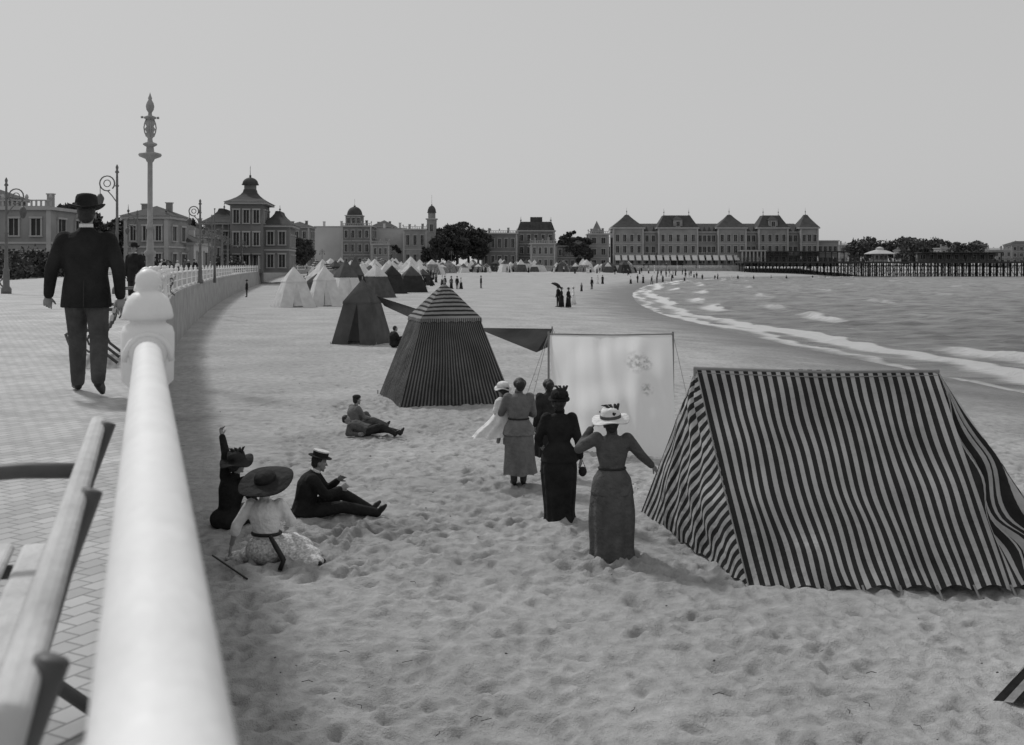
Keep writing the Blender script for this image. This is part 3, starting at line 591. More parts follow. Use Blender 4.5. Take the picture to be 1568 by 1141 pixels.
def person(name,loc,rot,J,kind,coat,lower,hem=.2,scale=1,vox=.014,hrot=(0,0,0),long=False,curl=(.5,.5),legs=True,skin=M_skin,sleeve=1,hs=1.0,hair=M_hair,fac='none',pn=None,shoe=M_shoe,peplum=False,collar=None):
    e=empty(name,loc,rot,scale); w=kind=='woman'
    up=(J['neck']-J['pel']).normalized(); R=(J['shR']-J['shL']).normalized(); Rh=(J['hipR']-J['hipL']).normalized()
    bm=bmesh.new(); rings=[]
    def rg(c,u,X,rx,ry):
        Yv=u.cross(X).normalized(); X2=Yv.cross(u).normalized(); rings.append(ring(c,X2,Yv,rx,ry,24))
    pel,ch,nk=J['pel'],J['chest'],J['neck']; u1=(ch-pel).normalized(); u2=(nk-ch).normalized()
    if w:
        hw=(.248,.225) if peplum else (.175,.15); pw=(.215,.19) if peplum else (.17,.145)
        tab=[(pel-u1*hem,u1,Rh,*hw),(pel,u1,Rh,*pw),(pel.lerp(ch,.42),u1,R,.142,.122),(pel.lerp(ch,.75),u1,R,.160,.132),(ch+u2*.0,u2,R,.180,.145),(ch.lerp(nk,.45),u2,R,.185,.128),(ch.lerp(nk,.72),u2,R,.168,.104),(ch.lerp(nk,.88),u2,R,.11,.08),(nk,u2,R,.058,.06),(nk+u2*.055,u2,R,.05,.054)]
    else: tab=[(pel-u1*hem,u1,Rh,.222,.175),(pel,u1,Rh,.205,.158),(pel.lerp(ch,.45),u1,R,.185,.142),(ch,u2,R,.212,.152),(ch.lerp(nk,.45),u2,R,.222,.142),(ch.lerp(nk,.68),u2,R,.205,.122),(ch.lerp(nk,.84),u2,R,.15,.10),(nk,u2,R,.082,.082),(nk+u2*.03,u2,R,.066,.068)]
    for t in tab: rg(*t)
    loft(bm,rings)
    k=.98 if w else 1.08
    for s_ in 'LR':
        sh,el_,wr=J['sh'+s_],J['el'+s_],J['wr'+s_]
        caps(bm,sh,.076*k,sh.lerp(el_,.4),.070*k); caps(bm,sh.lerp(el_,.4),.070*k,el_,.058*k)
        if sleeve==1: caps(bm,el_,.058*k,wr,.044*k)
        else: caps(bm,el_,.064*k,el_.lerp(wr,.35),.060*k)
    for s_ in 'LR':
        el_,wr,sh=J['el'+s_],J['wr'+s_],J['sh'+s_]
        for q in (.66,.8,.93): 
            p=sh.lerp(el_,q); ell(bm,tuple(p),(.069*k,.063*k,.012),(rng.uniform(-.5,.5),rng.uniform(-.5,.5),0),seg=10)
    o=fin(bm,'jacket' if not w else 'bodice',coat,e); addrem(o,vox,3 if w else 5)
    bm=bmesh.new(); caps(bm,nk-u2*.02,.052,J['head']-V((0,0,.05)),.05)
    if sleeve!=1:
        for s_ in 'LR': caps(bm,J['el'+s_],.036*k,J['wr'+s_],.027*k)
    for i,s_ in enumerate('LR'):
        wr=J['wr'+s_]; d=(wr-J['el'+s_]).normalized(); side=1 if s_=='L' else -1
        pnn=pn or V((-1 if s_=='R' else 1,.3,0)); 
        hand(bm,wr+d*.02,d,V(pnn),side,curl[i],1.0 if not w else .9)
    fin(bm,'neck_and_hands',skin,e,True)
    if collar:
        bm=bmesh.new(); c0=nk+u2*.01; X,Y=basis(u2); loft(bm,[ring(c0,X,Y,.062,.062,20),ring(c0+u2*.05,X,Y,.058,.058,20)]); fin(bm,'collar',collar,e,True)
    head(e,J['head'],hrot,fac,skin,hair,long,hs)
    if legs:
        bm=bmesh.new(); kk=.9 if w else 1.08
        for s_ in 'LR':
            h_,kn,an=J['hip'+s_],J['kn'+s_],J['an'+s_]
            caps(bm,h_,.102*kk,kn,.075*kk); caps(bm,kn,.075*kk,kn.lerp(an,.35),.072*kk); caps(bm,kn.lerp(an,.35),.072*kk,an+V((0,0,.0)),.057*kk)
            ell(bm,tuple(kn.lerp(an,.8)),(.068*kk,.066*kk,.02),(.3,.2,0),seg=10); ell(bm,tuple(kn+V((0,0,.02))),(.082*kk,.080*kk,.02),(-.3,.2,0),seg=10)
        ell(bm,J['pel']-V((0,0,.02)),(.165,.13,.12))
        o=fin(bm,'trousers' if not w else 'legs',lower,e); addrem(o,vox,2)
    bm=bmesh.new()
    for s_ in 'LR':
        an,to=J['an'+s_],J['to'+s_]; d=(to-an); d.z=0
        if d.length<.01: d=V((0,1,0))
        d.normalize(); heel=an+(an-to).normalized()*.02; heel.z=an.z-.045; 
        ball=to.lerp(an,.3)
        caps(bm,an,.045,heel,.036); caps(bm,heel,.034,ball,.040); caps(bm,ball,.040,to,.026); caps(bm,an,.045,ball,.035)
    o=fin(bm,'shoes',shoe,e); addrem(o,.011,2)
    return e,J
def hat_fedora(e,c,rot,m=M_black,s=1):
    HM=Matrix.Translation(c)@Euler(rot).to_matrix().to_4x4()@Matrix.Scale(s,4)
    bm=bmesh.new()
    lathe(bm,[(.001,.02),(.09,.02),(.093,.028),(.145,.018),(.153,.023),(.145,.028),(.095,.04),(.093,.07),(.088,.11),(.078,.13),(.05,.14),(.02,.125),(.001,.12)],HM,36,1.2,0,lambda p:V((p.x,p.y,p.z+(1.9*p.x*p.x-.014 if (p.x**2+p.y**2)>.0115 else 0))))
    fin(bm,'felt_hat',m,e,True)
def hat_boater(e,c,rot):
    HM=Matrix.Translation(c)@Euler(rot).to_matrix().to_4x4(); bm=bmesh.new()
    lathe(bm,[(.001,.035),(.14,.035),(.145,.04),(.14,.046),(.094,.048)],HM,32,1.1); 
    lathe(bm,[(.001,.047),(.094,.047),(.094,.10)],HM,32,1.1,1); lathe(bm,[(.095,.098),(.095,.108),(.001,.110)],HM,32,1.1); fin(bm,'boater_hat',[M_black,M_black,M_straw],e,False)
    bm=bmesh.new(); lathe(bm,[(.097,.106),(.097,.122),(.001,.124)],HM,32,1.1); fin(bm,'hat_crown_top',M_straw,e)
def hat_wide(e,c,rot,R,m,ch=.12,cr=.10,wav=.02,orn=None,orm=M_hair,ey=1.0,band=None):
    HM=Matrix.Translation(c)@Euler(rot).to_matrix().to_4x4(); bm=bmesh.new()
    def wp(p):
        r=math.hypot(p.x,p.y); a=math.atan2(p.y,p.x)
        return V((p.x,p.y,p.z+(wav*sin(3*a+.5)*(r/R)**2-.02*(r/R)**2 if r>cr*1.05 else 0)))
    lathe(bm,[(.001,.03),(cr,.03),(R*.6,.028),(R*.97,.03),(R,.037),(R*.97,.044),(R*.6,.042),(cr*1.04,.046),(cr*1.05,.07),(cr*.98,ch*.8),(cr*.8,ch),(cr*.4,ch+.015),(.001,ch+.017)],HM,44,ey,0,wp)
    fin(bm,'hat',m,e,True)
    if band:
        bm=bmesh.new(); lathe(bm,[(cr*1.09,.044),(cr*1.1,.05),(cr*1.08,.078),(cr*1.0,.08)],HM,36,ey); fin(bm,'hat_band',band,e,True)
    if orn:
        bm=bmesh.new()
        for k in range(orn):
            a=rng.uniform(0,2*pi); 
            for j in range(4): ell(bm,(cr*.98*cos(a)+rng.uniform(-.02,.02),cr*.98*sin(a)+rng.uniform(-.02,.02),.065+rng.uniform(0,.05)),(.026,.010,.018),(rng.uniform(0,3),rng.uniform(0,3),a),seg=8)
        for q in (-.6,-.1,.4,.8):
            tube(bm,[(.02+q*.03,-.05,.08),(.03+q*.05,-.04,.14),(.02+q*.10,.0,.185),(-.0+q*.15,.05,.18)],[.014,.022,.016,.003],6)
        bmesh.ops.transform(bm,matrix=HM,verts=bm.verts); fin(bm,'hat_ornament',orm,e,True)
def skirt(e,rings,m,folds=14,amp=.05,name='skirt',seed=0,n=120):
    bm=bmesh.new(); R=[]
    rr=catm(rings,6)
    for j,(x,y,z,rx,ry) in enumerate(rr):
        t=j/(len(rr)-1); row=[]
        for i in range(n):
            a=2*pi*i/n
            nz_=noise.noise(V((cos(a)*2.4+seed,sin(a)*2.4,z*1.6)))
            f=1+amp*(t**.8)*(sin(folds*a+seed+.8*sin(3*a)+t*1.2)+.5*sin(folds*.5*a+seed*2+t*2))+.14*nz_*t
            row.append(V((x+rx*f*cos(a),y+ry*f*sin(a),z+ (.012*sin(5*a+seed) if j==len(rr)-1 else 0))))
        R.append(row)
    loft(bm,R,False); return fin(bm,name,m,e,True)

YZ=(0,0,0)
# walking man
J=man_J(elL=(-.285,-.03,1.13),wrL=(-.33,.10,.90),elR=(.28,-.08,1.14),wrR=(.30,-.10,.89),knL=(-.10,.20,.50),anL=(-.11,.30,.09),toL=(-.16,.47,.03),knR=(.11,-.02,.49),anR=(.14,-.33,.17),toR=(.16,-.20,.04))
e,J=person('walking_man',(-3.82,9.85,PZ),radians(14),J,'man',M_black,M_trous,hem=.17,hrot=(radians(-4),0,0),scale=1.0,collar=M_wcl,pn=(0,1,0))
hat_fedora(e,J['head']+V((0,-.005,.045)),(radians(-3),0,0),M_black,1.05)
bm=bmesh.new(); tube(bm,[(0,-.165,1.02),(0,-.178,.90),(0,-.185,.79)],.004,5); fin(bm,'coat_vent',M_shoe,e)
e,J=person('strolling_man',(-10.66,31,PZ),radians(170),man_J(knL=(-.09,.12,.5),anL=(-.1,.14,.09),toL=(-.1,.33,.03)),'man',M_black,M_dark,hem=.25,vox=.018,collar=M_wcl)
hat_fedora(e,J['head']+V((0,0,.05)),YZ)
# lady in black
J=wom_J(elL=(-.27,.02,1.06),wrL=(-.23,.16,.96),elR=(.245,-.03,1.04),wrR=(.28,.02,.82),head=(0,.03,1.50))
e,J=person('lady_in_black',(.61,14.2,sz(.6,14.2)),radians(4),J,'woman',M_black,M_black,hem=.14,long=True,legs=False,peplum=True,collar=M_black)
skirt(e,[(0,0,1.0,.13,.11),(0,0,.9,.19,.17),(0,-.01,.7,.23,.21),(0,-.01,.4,.21,.205),(0,-.02,.12,.19,.195),(0.01,-.04,.0,.205,.225)],M_black,9,.05)
hat_wide(e,J['head']+V((0,-.01,.05)),(radians(8),0,0),.14,M_black,.13,.105,.01,7,M_dark)
bm=bmesh.new(); ell(bm,(.31,.03,.62),(.055,.025,.065)); tube(bm,[(.27,.03,.66),(.30,.03,.78),(.35,.03,.66)],.006,5); fin(bm,'handbag',M_dark,e,True)
# lady with white hat
J=wom_J(shL=(-.18,0,1.35),elL=(-.37,.06,1.22),wrL=(-.22,.16,1.42),shR=(.175,0,1.335),elR=(.33,-.02,1.15),wrR=(.47,.08,1.02),head=(-.01,.03,1.49))
e,J=person('lady_in_white_hat',(1.13,12.4,sz(1.1,12.4)),radians(6),J,'woman',M_greyd,M_greyd,hem=.18,long=True,legs=False,curl=(.8,.35),peplum=True,collar=M_greyd)
skirt(e,[(0,0,1.0,.13,.11),(0,0,.9,.19,.17),(0,-.01,.72,.232,.21),(0,-.02,.45,.255,.24),(0.0,-.03,.16,.245,.245),(0.0,-.03,.0,.255,.26)],M_greyd,10,.055,seed=2)
hat_wide(e,J['head']+V((0,-.01,.045)),(radians(8),radians(-6),0),.215,M_wcl,.15,.11,.022,3,M_dark,band=M_greyd)
bm=bmesh.new(); tube(bm,[V((.150*cos(a*pi/12),.130*sin(a*pi/12),1.01)) for a in range(25)],.013,6)
fin(bm,'belt',M_dark,e,True)
# lady in grey carrying a child
J=wom_J(elL=(-.25,.10,1.08),wrL=(-.17,.28,1.12),elR=(.235,.08,1.06),wrR=(.06,.28,1.08),head=(.02,.02,1.50))
e,J=person('lady_carrying_child',(.10,16.4,sz(.1,16.4)),radians(8),J,'woman',M_greyl,M_greyd,hem=.13,long=True,legs=True,pn=V((0,0,1)),peplum=True,collar=M_greyl)
skirt(e,[(0,0,1.0,.13,.11),(0,0,.9,.185,.165),(0,-.01,.72,.215,.205),(0.01,-.02,.45,.22,.225),(.01,-.04,.20,.24,.25)],M_greyl,9,.06,seed=1)
bm=bmesh.new(); tube(bm,[V((.150*cos(a*pi/12),.130*sin(a*pi/12),1.01)) for a in range(25)],.014,6); fin(bm,'belt',M_dark,e,True)
c=empty('carried_child',(0,0,0)); c.parent=e
bm=bmesh.new(); loft(bm,[ring(V((-.22,.20,z)),V((1,0,0)),V((0,1,0)),a,b_,16) for z,a,b_ in((.82,.17,.12),(.98,.14,.12),(1.15,.11,.09),(1.26,.11,.085),(1.31,.05,.05))])
caps(bm,(-.29,.2,1.24),.045,(-.34,.16,1.10),.038); caps(bm,(-.14,.2,1.24),.045,(-.06,.12,1.28),.033); o=fin(bm,'white_dress',M_wcl,c); addrem(o,.014,3)
skirt(c,[(-.22,.2,1.1,.10,.09),(-.27,.18,.95,.17,.13),(-.37,.15,.82,.22,.15),(-.43,.12,.72,.25,.17)],M_wcl,7,.12,'dress_skirt')
bm=bmesh.new(); caps(bm,(-.25,.22,.8),.04,(-.27,.3,.62),.03); caps(bm,(-.17,.22,.8),.04,(-.17,.3,.6),.03); hand(bm,V((-.06,.12,1.28)),V((.5,-.3,.1)),V((0,0,-1)),1,.6,.6); hand(bm,V((-.34,.16,1.10)),V((0,.2,-1)),V((1,0,0)),1,.6,.6); fin(bm,'limbs',M_skin,c,True)
head(c,V((-.21,.21,1.40)),(0,0,radians(30)),'none',s=.85,long=True); hat_wide(c,V((-.21,.21,1.42)),(radians(5),0,0),.13,M_wcl,.11,.09,.02)
# girl beyond
J=wom_J(); e,J=person('girl',(.58,17.3,sz(.6,17.3)),radians(20),J,'woman',M_dark,M_dark,scale=.93,hem=.05,long=True,legs=True,vox=.018)
skirt(e,[(0,0,1.0,.13,.11),(0,0,.85,.2,.18),(0,0,.5,.23,.22),(0,0,.32,.24,.23)],M_dark,9,.05)
# seated man with boater
J=man_J(pel=(0,0,.13),chest=(0,.05,.42),neck=(0,.14,.60),head=(0,.20,.735),shL=(-.18,.12,.55),shR=(.18,.12,.55),elL=(-.22,.28,.33),wrL=(-.13,.42,.46),elR=(.22,.30,.34),wrR=(.10,.46,.40),
  hipL=(-.10,.05,.11),hipR=(.10,.05,.11),knL=(-.12,.48,.30),knR=(.11,.50,.17),anL=(-.12,.86,.08),anR=(.08,.95,.08),toL=(-.15,.98,.17),toR=(.12,1.06,.18))
e,J=person('seated_man',(-2.72,14.35,sz(-2.7,14.3)-.02),radians(-84),J,'man',M_black,M_black,hem=.06,hrot=(radians(-12),0,radians(6)),collar=M_wcl)
hat_boater(e,J['head']+V((0,0,.04)),(radians(-14),0,0))
# seated lady with very wide hat
J=wom_J(pel=(0,0,.2),chest=(-.02,.03,.50),neck=(-.05,.08,.69),head=(-.05,.13,.83),shL=(-.20,.05,.63),shR=(.13,.07,.64),elL=(-.33,-.02,.42),wrL=(-.40,.0,.20),elR=(.24,.14,.44),wrR=(.16,.30,.36),
  hipL=(-.08,.02,.17),hipR=(.08,.02,.17),knL=(.2,.35,.2),knR=(.32,.2,.2),anL=(.5,.05,.08),anR=(.52,-.06,.08),toL=(.66,.0,.05),toR=(.66,-.12,.05))
e,J=person('seated_lady_in_wide_hat',(-2.72,12.15,sz(-2.7,12.1)),radians(-8),J,'woman',M_wcl,M_wcl,hem=.0,long=True,legs=True,sleeve=0,curl=(.2,.6),hrot=(radians(-15),0,0))
M_print=mat('printed_cloth',.55,.9,.45,38,.8,11,.15)
bm=bmesh.new()
for c,r in (((0,0,.16),(.23,.22,.17)),((.12,.12,.15),(.25,.24,.15)),((.25,.16,.14),(.24,.22,.14)),((.38,.04,.10),(.24,.18,.11)),((.5,-.06,.06),(.18,.14,.08)),((-.15,.1,.08),(.2,.2,.09)),((-.30,.10,.04),(.22,.16,.06))): ell(bm,c,r)
for k in range(12): 
    a=rng.uniform(-1,1); caps(bm,(rng.uniform(0,.2),rng.uniform(-.17,.05),rng.uniform(.14,.26)),.028,(rng.uniform(.35,.6),a*.12-.1,.06),.035)
o=fin(bm,'skirt',M_print,e); addrem(o,.012,2)
bm=bmesh.new(); tube(bm,[V((.155*cos(a*pi/12),.01+.135*sin(a*pi/12),.335)) for a in range(25)],.02,8); tube(bm,[(.1,-.14,.33),(.2,-.25,.26),(.30,-.28,.12),(.27,-.31,.02)],[.022,.03,.03,.025],8); fin(bm,'black_sash',M_belt,e,True)
hat_wide(e,J['head']+V((0,.0,.035)),(radians(24),radians(-5),0),.315,M_dark,.13,.115,.015,None,band=M_black)
# companion with raised arm
J=wom_J(pel=(0,0,.14),chest=(.02,.04,.46),neck=(.07,.06,.66),head=(.09,.08,.80),shL=(-.08,.02,.64),shR=(.22,.08,.60),elL=(-.07,.02,.92),wrL=(-.20,.06,1.12),elR=(.26,.2,.34),wrR=(.22,.36,.25),
  hipL=(-.08,.05,.12),hipR=(.08,.05,.12),knL=(-.1,.45,.22),knR=(.1,.45,.2),anL=(-.1,.75,.08),anR=(.1,.78,.08),toL=(-.1,.9,.08),toR=(.1,.92,.08))
e,J=person('seated_lady_waving',(-3.56,13.75,sz(-3.6,13.7)),radians(-40),J,'woman',M_black,M_black,hem=.04,long=True,legs=True,curl=(.9,.5),peplum=False)
bm=bmesh.new()
for c,r in (((0,.02,.12),(.25,.24,.16)),((0,.25,.13),(.22,.25,.13)),((0,.48,.12),(.2,.25,.13)),((0,.66,.06),(.18,.2,.08))): ell(bm,c,r)
o=fin(bm,'skirt',M_black,e); addrem(o,.016,3)
hat_wide(e,J['head']+V((0,-.01,.03)),(radians(15),radians(-6),radians(50)),.21,M_dark,.15,.11,.03,4,M_black)
bm=bmesh.new(); tube(bm,[(-3.3,12.1,.10),(-2.75,11.4,.04)],.011,6); fin(bm,'walking_stick',M_shoe)
SJ=dict(pel=(0,0,.13),chest=(0,-.02,.42),neck=(0,.04,.61),head=(0,.08,.75),shL=(-.18,.02,.56),shR=(.18,.02,.56),elL=(-.22,.16,.34),wrL=(-.12,.34,.3),elR=(.22,.16,.34),wrR=(.12,.34,.3),hipL=(-.1,.05,.12),hipR=(.1,.05,.12),knL=(-.13,.4,.36),knR=(.12,.46,.24),anL=(-.12,.6,.08),anR=(.12,.85,.08),toL=(-.13,.78,.05),toR=(.13,.93,.16))
e,J=person('seated_boy',(-3.15,21.9,sz(-3.1,21.9)),radians(-55),man_J(**SJ),'man',M_greyl,M_greyd,hem=.03,scale=.80,vox=.018)
bm=bmesh.new(); lathe(bm,[(.001,.03),(.1,.03),(.105,.05),(.1,.08),(.06,.105),(.001,.11)],Matrix.Translation(J['head']+V((0,-.01,.03))),20); fin(bm,'cap',M_dark,e,True)
e,J=person('reclining_boy',(-2.8,21.3,sz(-2.8,21.3)),radians(-100),man_J(pel=(0,0,.12),chest=(0,-.25,.2),neck=(0,-.42,.28),head=(0,-.54,.36),shL=(-.17,-.38,.25),shR=(.17,-.38,.25),elL=(-.25,-.42,.05),wrL=(-.3,-.2,.04),elR=(.26,-.42,.06),wrR=(.24,-.2,.06),hipL=(-.1,.02,.11),hipR=(.1,.02,.11),knL=(-.12,.4,.13),knR=(.12,.38,.25),anL=(-.1,.8,.07),anR=(.1,.72,.07),toL=(-.14,.86,.17),toR=(.12,.82,.15)),'man',M_greyd,M_dark,hem=.03,scale=.8,vox=.018)
e,J=person('seated_man',(-4.75,44,sz(-4.7,44)),radians(-60),man_J(**SJ),'man',M_black,M_black,hem=.03,vox=.02)

# distant figures
def far_mesh(kind,mc,ml,hatm,i=0):
    bm=bmesh.new()
    if kind=='m':
        loft(bm,[ring(V((0,0,z)),V((1,0,0)),V((0,1,0)),a,b_,12) for z,a,b_ in((.78,.2,.15),(.95,.18,.14),(1.1,.165,.13),(1.3,.2,.14),(1.42,.16,.1),(1.5,.06,.06))])
        st=.16 if i%2 else .03
        for s_ in(-1,1):
            caps(bm,(s_*.19,0,1.4),.06,(s_*.25,-.02,1.12),.05,8); caps(bm,(s_*.25,-.02,1.12),.05,(s_*.25,.08*s_,.86),.035,8)
            caps(bm,(s_*.09,0,.9),.1,(s_*.1,st*s_*.7,.48),.07,8,1); caps(bm,(s_*.1,st*s_*.7,.48),.07,(s_*.1,st*s_,.06),.05,8,1); caps(bm,(s_*.1,st*s_,.05),.05,(s_*.11,st*s_+.16,.04),.035,6,1)
    else:
        loft(bm,[ring(V((0,0,z)),V((1,0,0)),V((0,1,0)),a,b_,14) for z,a,b_ in((.9,.17,.15),(1.03,.12,.1),(1.2,.16,.125),(1.32,.14,.09),(1.4,.05,.05))])
        loft(bm,[ring(V((0,-.02*(1-z),z)),V((1,0,0)),V((0,1,0)),a,b_,14) for z,a,b_ in((1.02,.13,.11),(.85,.19,.18),(.45,.21,.21),(.03,.26,.27))],True,1)
        for s_ in(-1,1): caps(bm,(s_*.16,0,1.3),.055,(s_*.22,-.03,1.05),.045,8); caps(bm,(s_*.22,-.03,1.05),.045,(s_*.19,.12,.88),.03,8)
    hz=1.64 if kind=='m' else 1.52
    ell(bm,(0,.01,hz),(.078,.095,.11),mi=2,seg=10); caps(bm,(0,0,hz-.14),.045,(0,0,hz-.05),.045,8,2)
    for s_ in(-1,1): ell(bm,(s_*.24,.12,.83),(.03,.035,.06),mi=2,seg=8)
    hr=.15 if kind=='m' else (.22 if i%2 else .16)
    lathe(bm,[(.001,hz+.05),(.09,hz+.05),(hr,hz+.05),(hr,hz+.065),(.1,hz+.07),(.09,hz+.15),(.05,hz+.17),(.001,hz+.17)],None,16,1.1,3)
    bmesh.ops.recalc_face_normals(bm,faces=bm.faces); me=bpy.data.meshes.new('figure'); bm.to_mesh(me); bm.free()
    for m_ in(mc,ml,M_skin,hatm): me.materials.append(m_)
    me.polygons.foreach_set('use_smooth',[True]*len(me.polygons)); return me
FM=[far_mesh('m',M_black,M_dark,M_black,0),far_mesh('m',M_dark,M_trous,M_straw,1),far_mesh('m',M_greyd,M_dark,M_dark,1)]
FW=[far_mesh('w',M_black,M_black,M_black,0),far_mesh('w',M_wcl,M_wcl,M_wcl,1),far_mesh('w',M_greyl,M_dark,M_black,0),far_mesh('w',M_wcl,M_dark,M_straw,1)]
def far(x,y,z=None,g=None,rot=None,s=1):
    g=g if g is not None else random.choice([0,0,1,2,3,3,4,5,6]); me=(FM+FW)[g]
    o=bpy.data.objects.new('distant_man' if g<3 else 'distant_woman',me); COL.objects.link(o)
    o.location=(x,y,(sz(x,y) if z is None else z)); o.rotation_euler=(0,0,random.uniform(0,6.28) if rot is None else rot); o.scale=(s,)*3; return o
far(4.15,92,g=3); far(4.75,92.3,g=3); far(5.6,100,g=4); far(3.9,92.6,g=0)
bm=bmesh.new(); lathe(bm,[(.001,.28),(.2,.25),(.42,.12),(.5,0),(.42,.10),(.2,.23),(.001,.26)],Matrix.Translation((3.7,92.1,sz(3.8,92)+1.75))@Matrix.Rotation(.5,4,'Y'),16); tube(bm,[(3.85,92.1,sz(3.8,92)+1.0),(3.72,92.1,sz(3.8,92)+2.0)],.015,5); fin(bm,'parasol',M_black,None,True)
far(-27.3,113,g=0); far(12,165,g=0); far(9.5,150,g=5,s=.7)
far(-15.2,155,g=0); far(-14.9,156,g=3); far(-7.5,150,g=0); far(-8.4,152,g=2)
for x,y,g in((27,236,0),(28.2,236,3),(29.5,232,1),(32,250,4),(33,250,0),(36,262,3),(52,300,0),(56,303,1),(62,310,4),(64,311,0),(70,318,3),(76,322,2),(82,328,0),(92,336,1),(97,340,5),(16,205,4),(17,206,3),(24,222,6),(40,275,0),(44,280,6)): far(x,y,g=g)
for k in range(190):
    t=random.random()
    if k%2: y=random.uniform(150,310); far(wallx(y)+random.uniform(8,34),y)
    else: x=-44+t*105; far(x,random.uniform(305,350))
for k in range(70):
    y=random.uniform(75,335); far(wallx(y)-random.uniform(1,12),y,PZ)
for k in range(40): x=random.uniform(-30,70); far(x,random.uniform(372,384)+ (8 if x>30 else 0),PZ)
for k in range(26): x=random.uniform(82,190); far(x,random.uniform(382,386),4.6)

# ------------------------------------------------------------ buildings
class Bld:
    def __init__(s,name,x,y,z=LZ,rot=0):
        s.e=empty(name,(x,y,z),rot); s.b={}
    def bm(s,k):
        if k not in s.b: s.b[k]=bmesh.new()
        return s.b[k]
    def box(s,k,x0,x1,y0,y1,z0,z1): box(s.bm(k),((x0+x1)/2,(y0+y1)/2,(z0+z1)/2),(x1-x0,y1-y0,z1-z0))
    def pyr(s,k,x0,x1,y0,y1,z0,z1,tx=0,ty=0,curve=0):
        cx,cy=(x0+x1)/2,(y0+y1)/2; hx,hy=(x1-x0)/2,(y1-y0)/2; R=[]
        for i in range(6):
            t=i/5; f=(1-t)**(1+curve) if curve>=0 else (1-t**(1-curve))
            a=tx+(hx-tx)*f; b_=ty+(hy-ty)*f; z=z0+(z1-z0)*t
            a=max(a,.02); b_=max(b_,.02)
            R.append([V((cx-a,cy-b_,z)),V((cx+a,cy-b_,z)),V((cx+a,cy+b_,z)),V((cx-a,cy+b_,z))])
        loft(s.bm(k),R)
    def dome(s,k,x,y,z,r,h,n=16,spire=1.5):
        lathe(s.bm(k),[(r*1.08,z-.01),(r*1.08,z+.2),(r,z+.2)]+[(r*cos(a*pi/14),z+.2+h*sin(a*pi/14)) for a in range(1,7)]+[(.12*r,z+.2+h),(.15*r,z+h+.5),(.05,z+h+.7),(.03,z+h+spire),(.001,z+h+spire+.1)],Matrix.Translation((x,y,0)),n)
    def spike(s,x,y,z,h): lathe(s.bm('finials'),[(.001,z),(.16,z),(.07,z+h*.3),(.2,z+h*.45),(.05,z+h*.6),(.02,z+h),(.001,z+h)],Matrix.Translation((x,y,0)),8)
    def win(s,x0,x1,yf,z0,z1,n,face='S',w=None,arch=False,door=False):
        L=(x1-x0)/n; w=w or L*.42
        for i in range(n):
            c=x0+L*(i+.5)
            def bb(k,a0,a1,o0,o1,c0,c1):
                if face=='S': s.box(k,a0,a1,yf-o1,yf-o0,c0,c1)
                elif face=='E': s.box(k,yf+o0,yf+o1,a0,a1,c0,c1)
                else: s.box(k,yf-o1,yf-o0,a0,a1,c0,c1)
            bb('windows',c-w/2,c+w/2,.005,.05,z0,z1)
            bb('trim',c-w/2-.18,c-w/2,.006,.2,z0,z1); bb('trim',c+w/2,c+w/2+.18,.006,.2,z0,z1)
            bb('trim',c-w/2-.25,c+w/2+.25,.007,.28,z1,z1+.25); bb('trim',c-w/2-.25,c+w/2+.25,.007,.3,z0-.16,z0)
            bb('trim',c-.04,c+.04,.051,.09,z0,z1)
    def balus(s,x0,x1,y,z,h=.9):
        s.box('trim',x0,x1,y-.15,y+.15,z+h-.15,z+h); s.box('trim',x0,x1,y-.15,y+.15,z,z+.12)
        n=int((x1-x0)/.6)
        for i in range(n+1):
            c=x0+(x1-x0)*i/max(n,1); s.box('trim',c-.1,c+.1,y-.1,y+.1,z+.12,z+h-.15)
        for i in range(int((x1-x0)/3)+1):
            c=x0+(x1-x0)*i/(int((x1-x0)/3)); lathe(s.bm('trim'),[(.001,z+h),(.1,z+h),(.25,z+h+.3),(.2,z+h+.5),(.05,z+h+.7),(.001,z+h+.72)],Matrix.Translation((c,y,0)),8)
    def corn(s,x0,x1,y0,y1,z,h=.4,o=.4): s.box('trim',x0-o,x1+o,y0-o,y1+o,z,z+h)
    def chim(s,x,y,z,h=1.8): s.box('walls',x-.4,x+.4,y-.3,y+.3,z,z+h); s.box('trim',x-.5,x+.5,y-.4,y+.4,z+h,z+h+.15)
    def done(s,wall=M_w1,roof=M_roof,trim=M_trim):
        mm={'walls':wall,'roof':roof,'trim':trim,'windows':M_glass,'finials':M_lampd,'awnings':M_awn,'dark':M_pier,'pale':M_w3}
        for k,b_ in s.b.items(): fin(b_,k,mm[k],s.e,False)
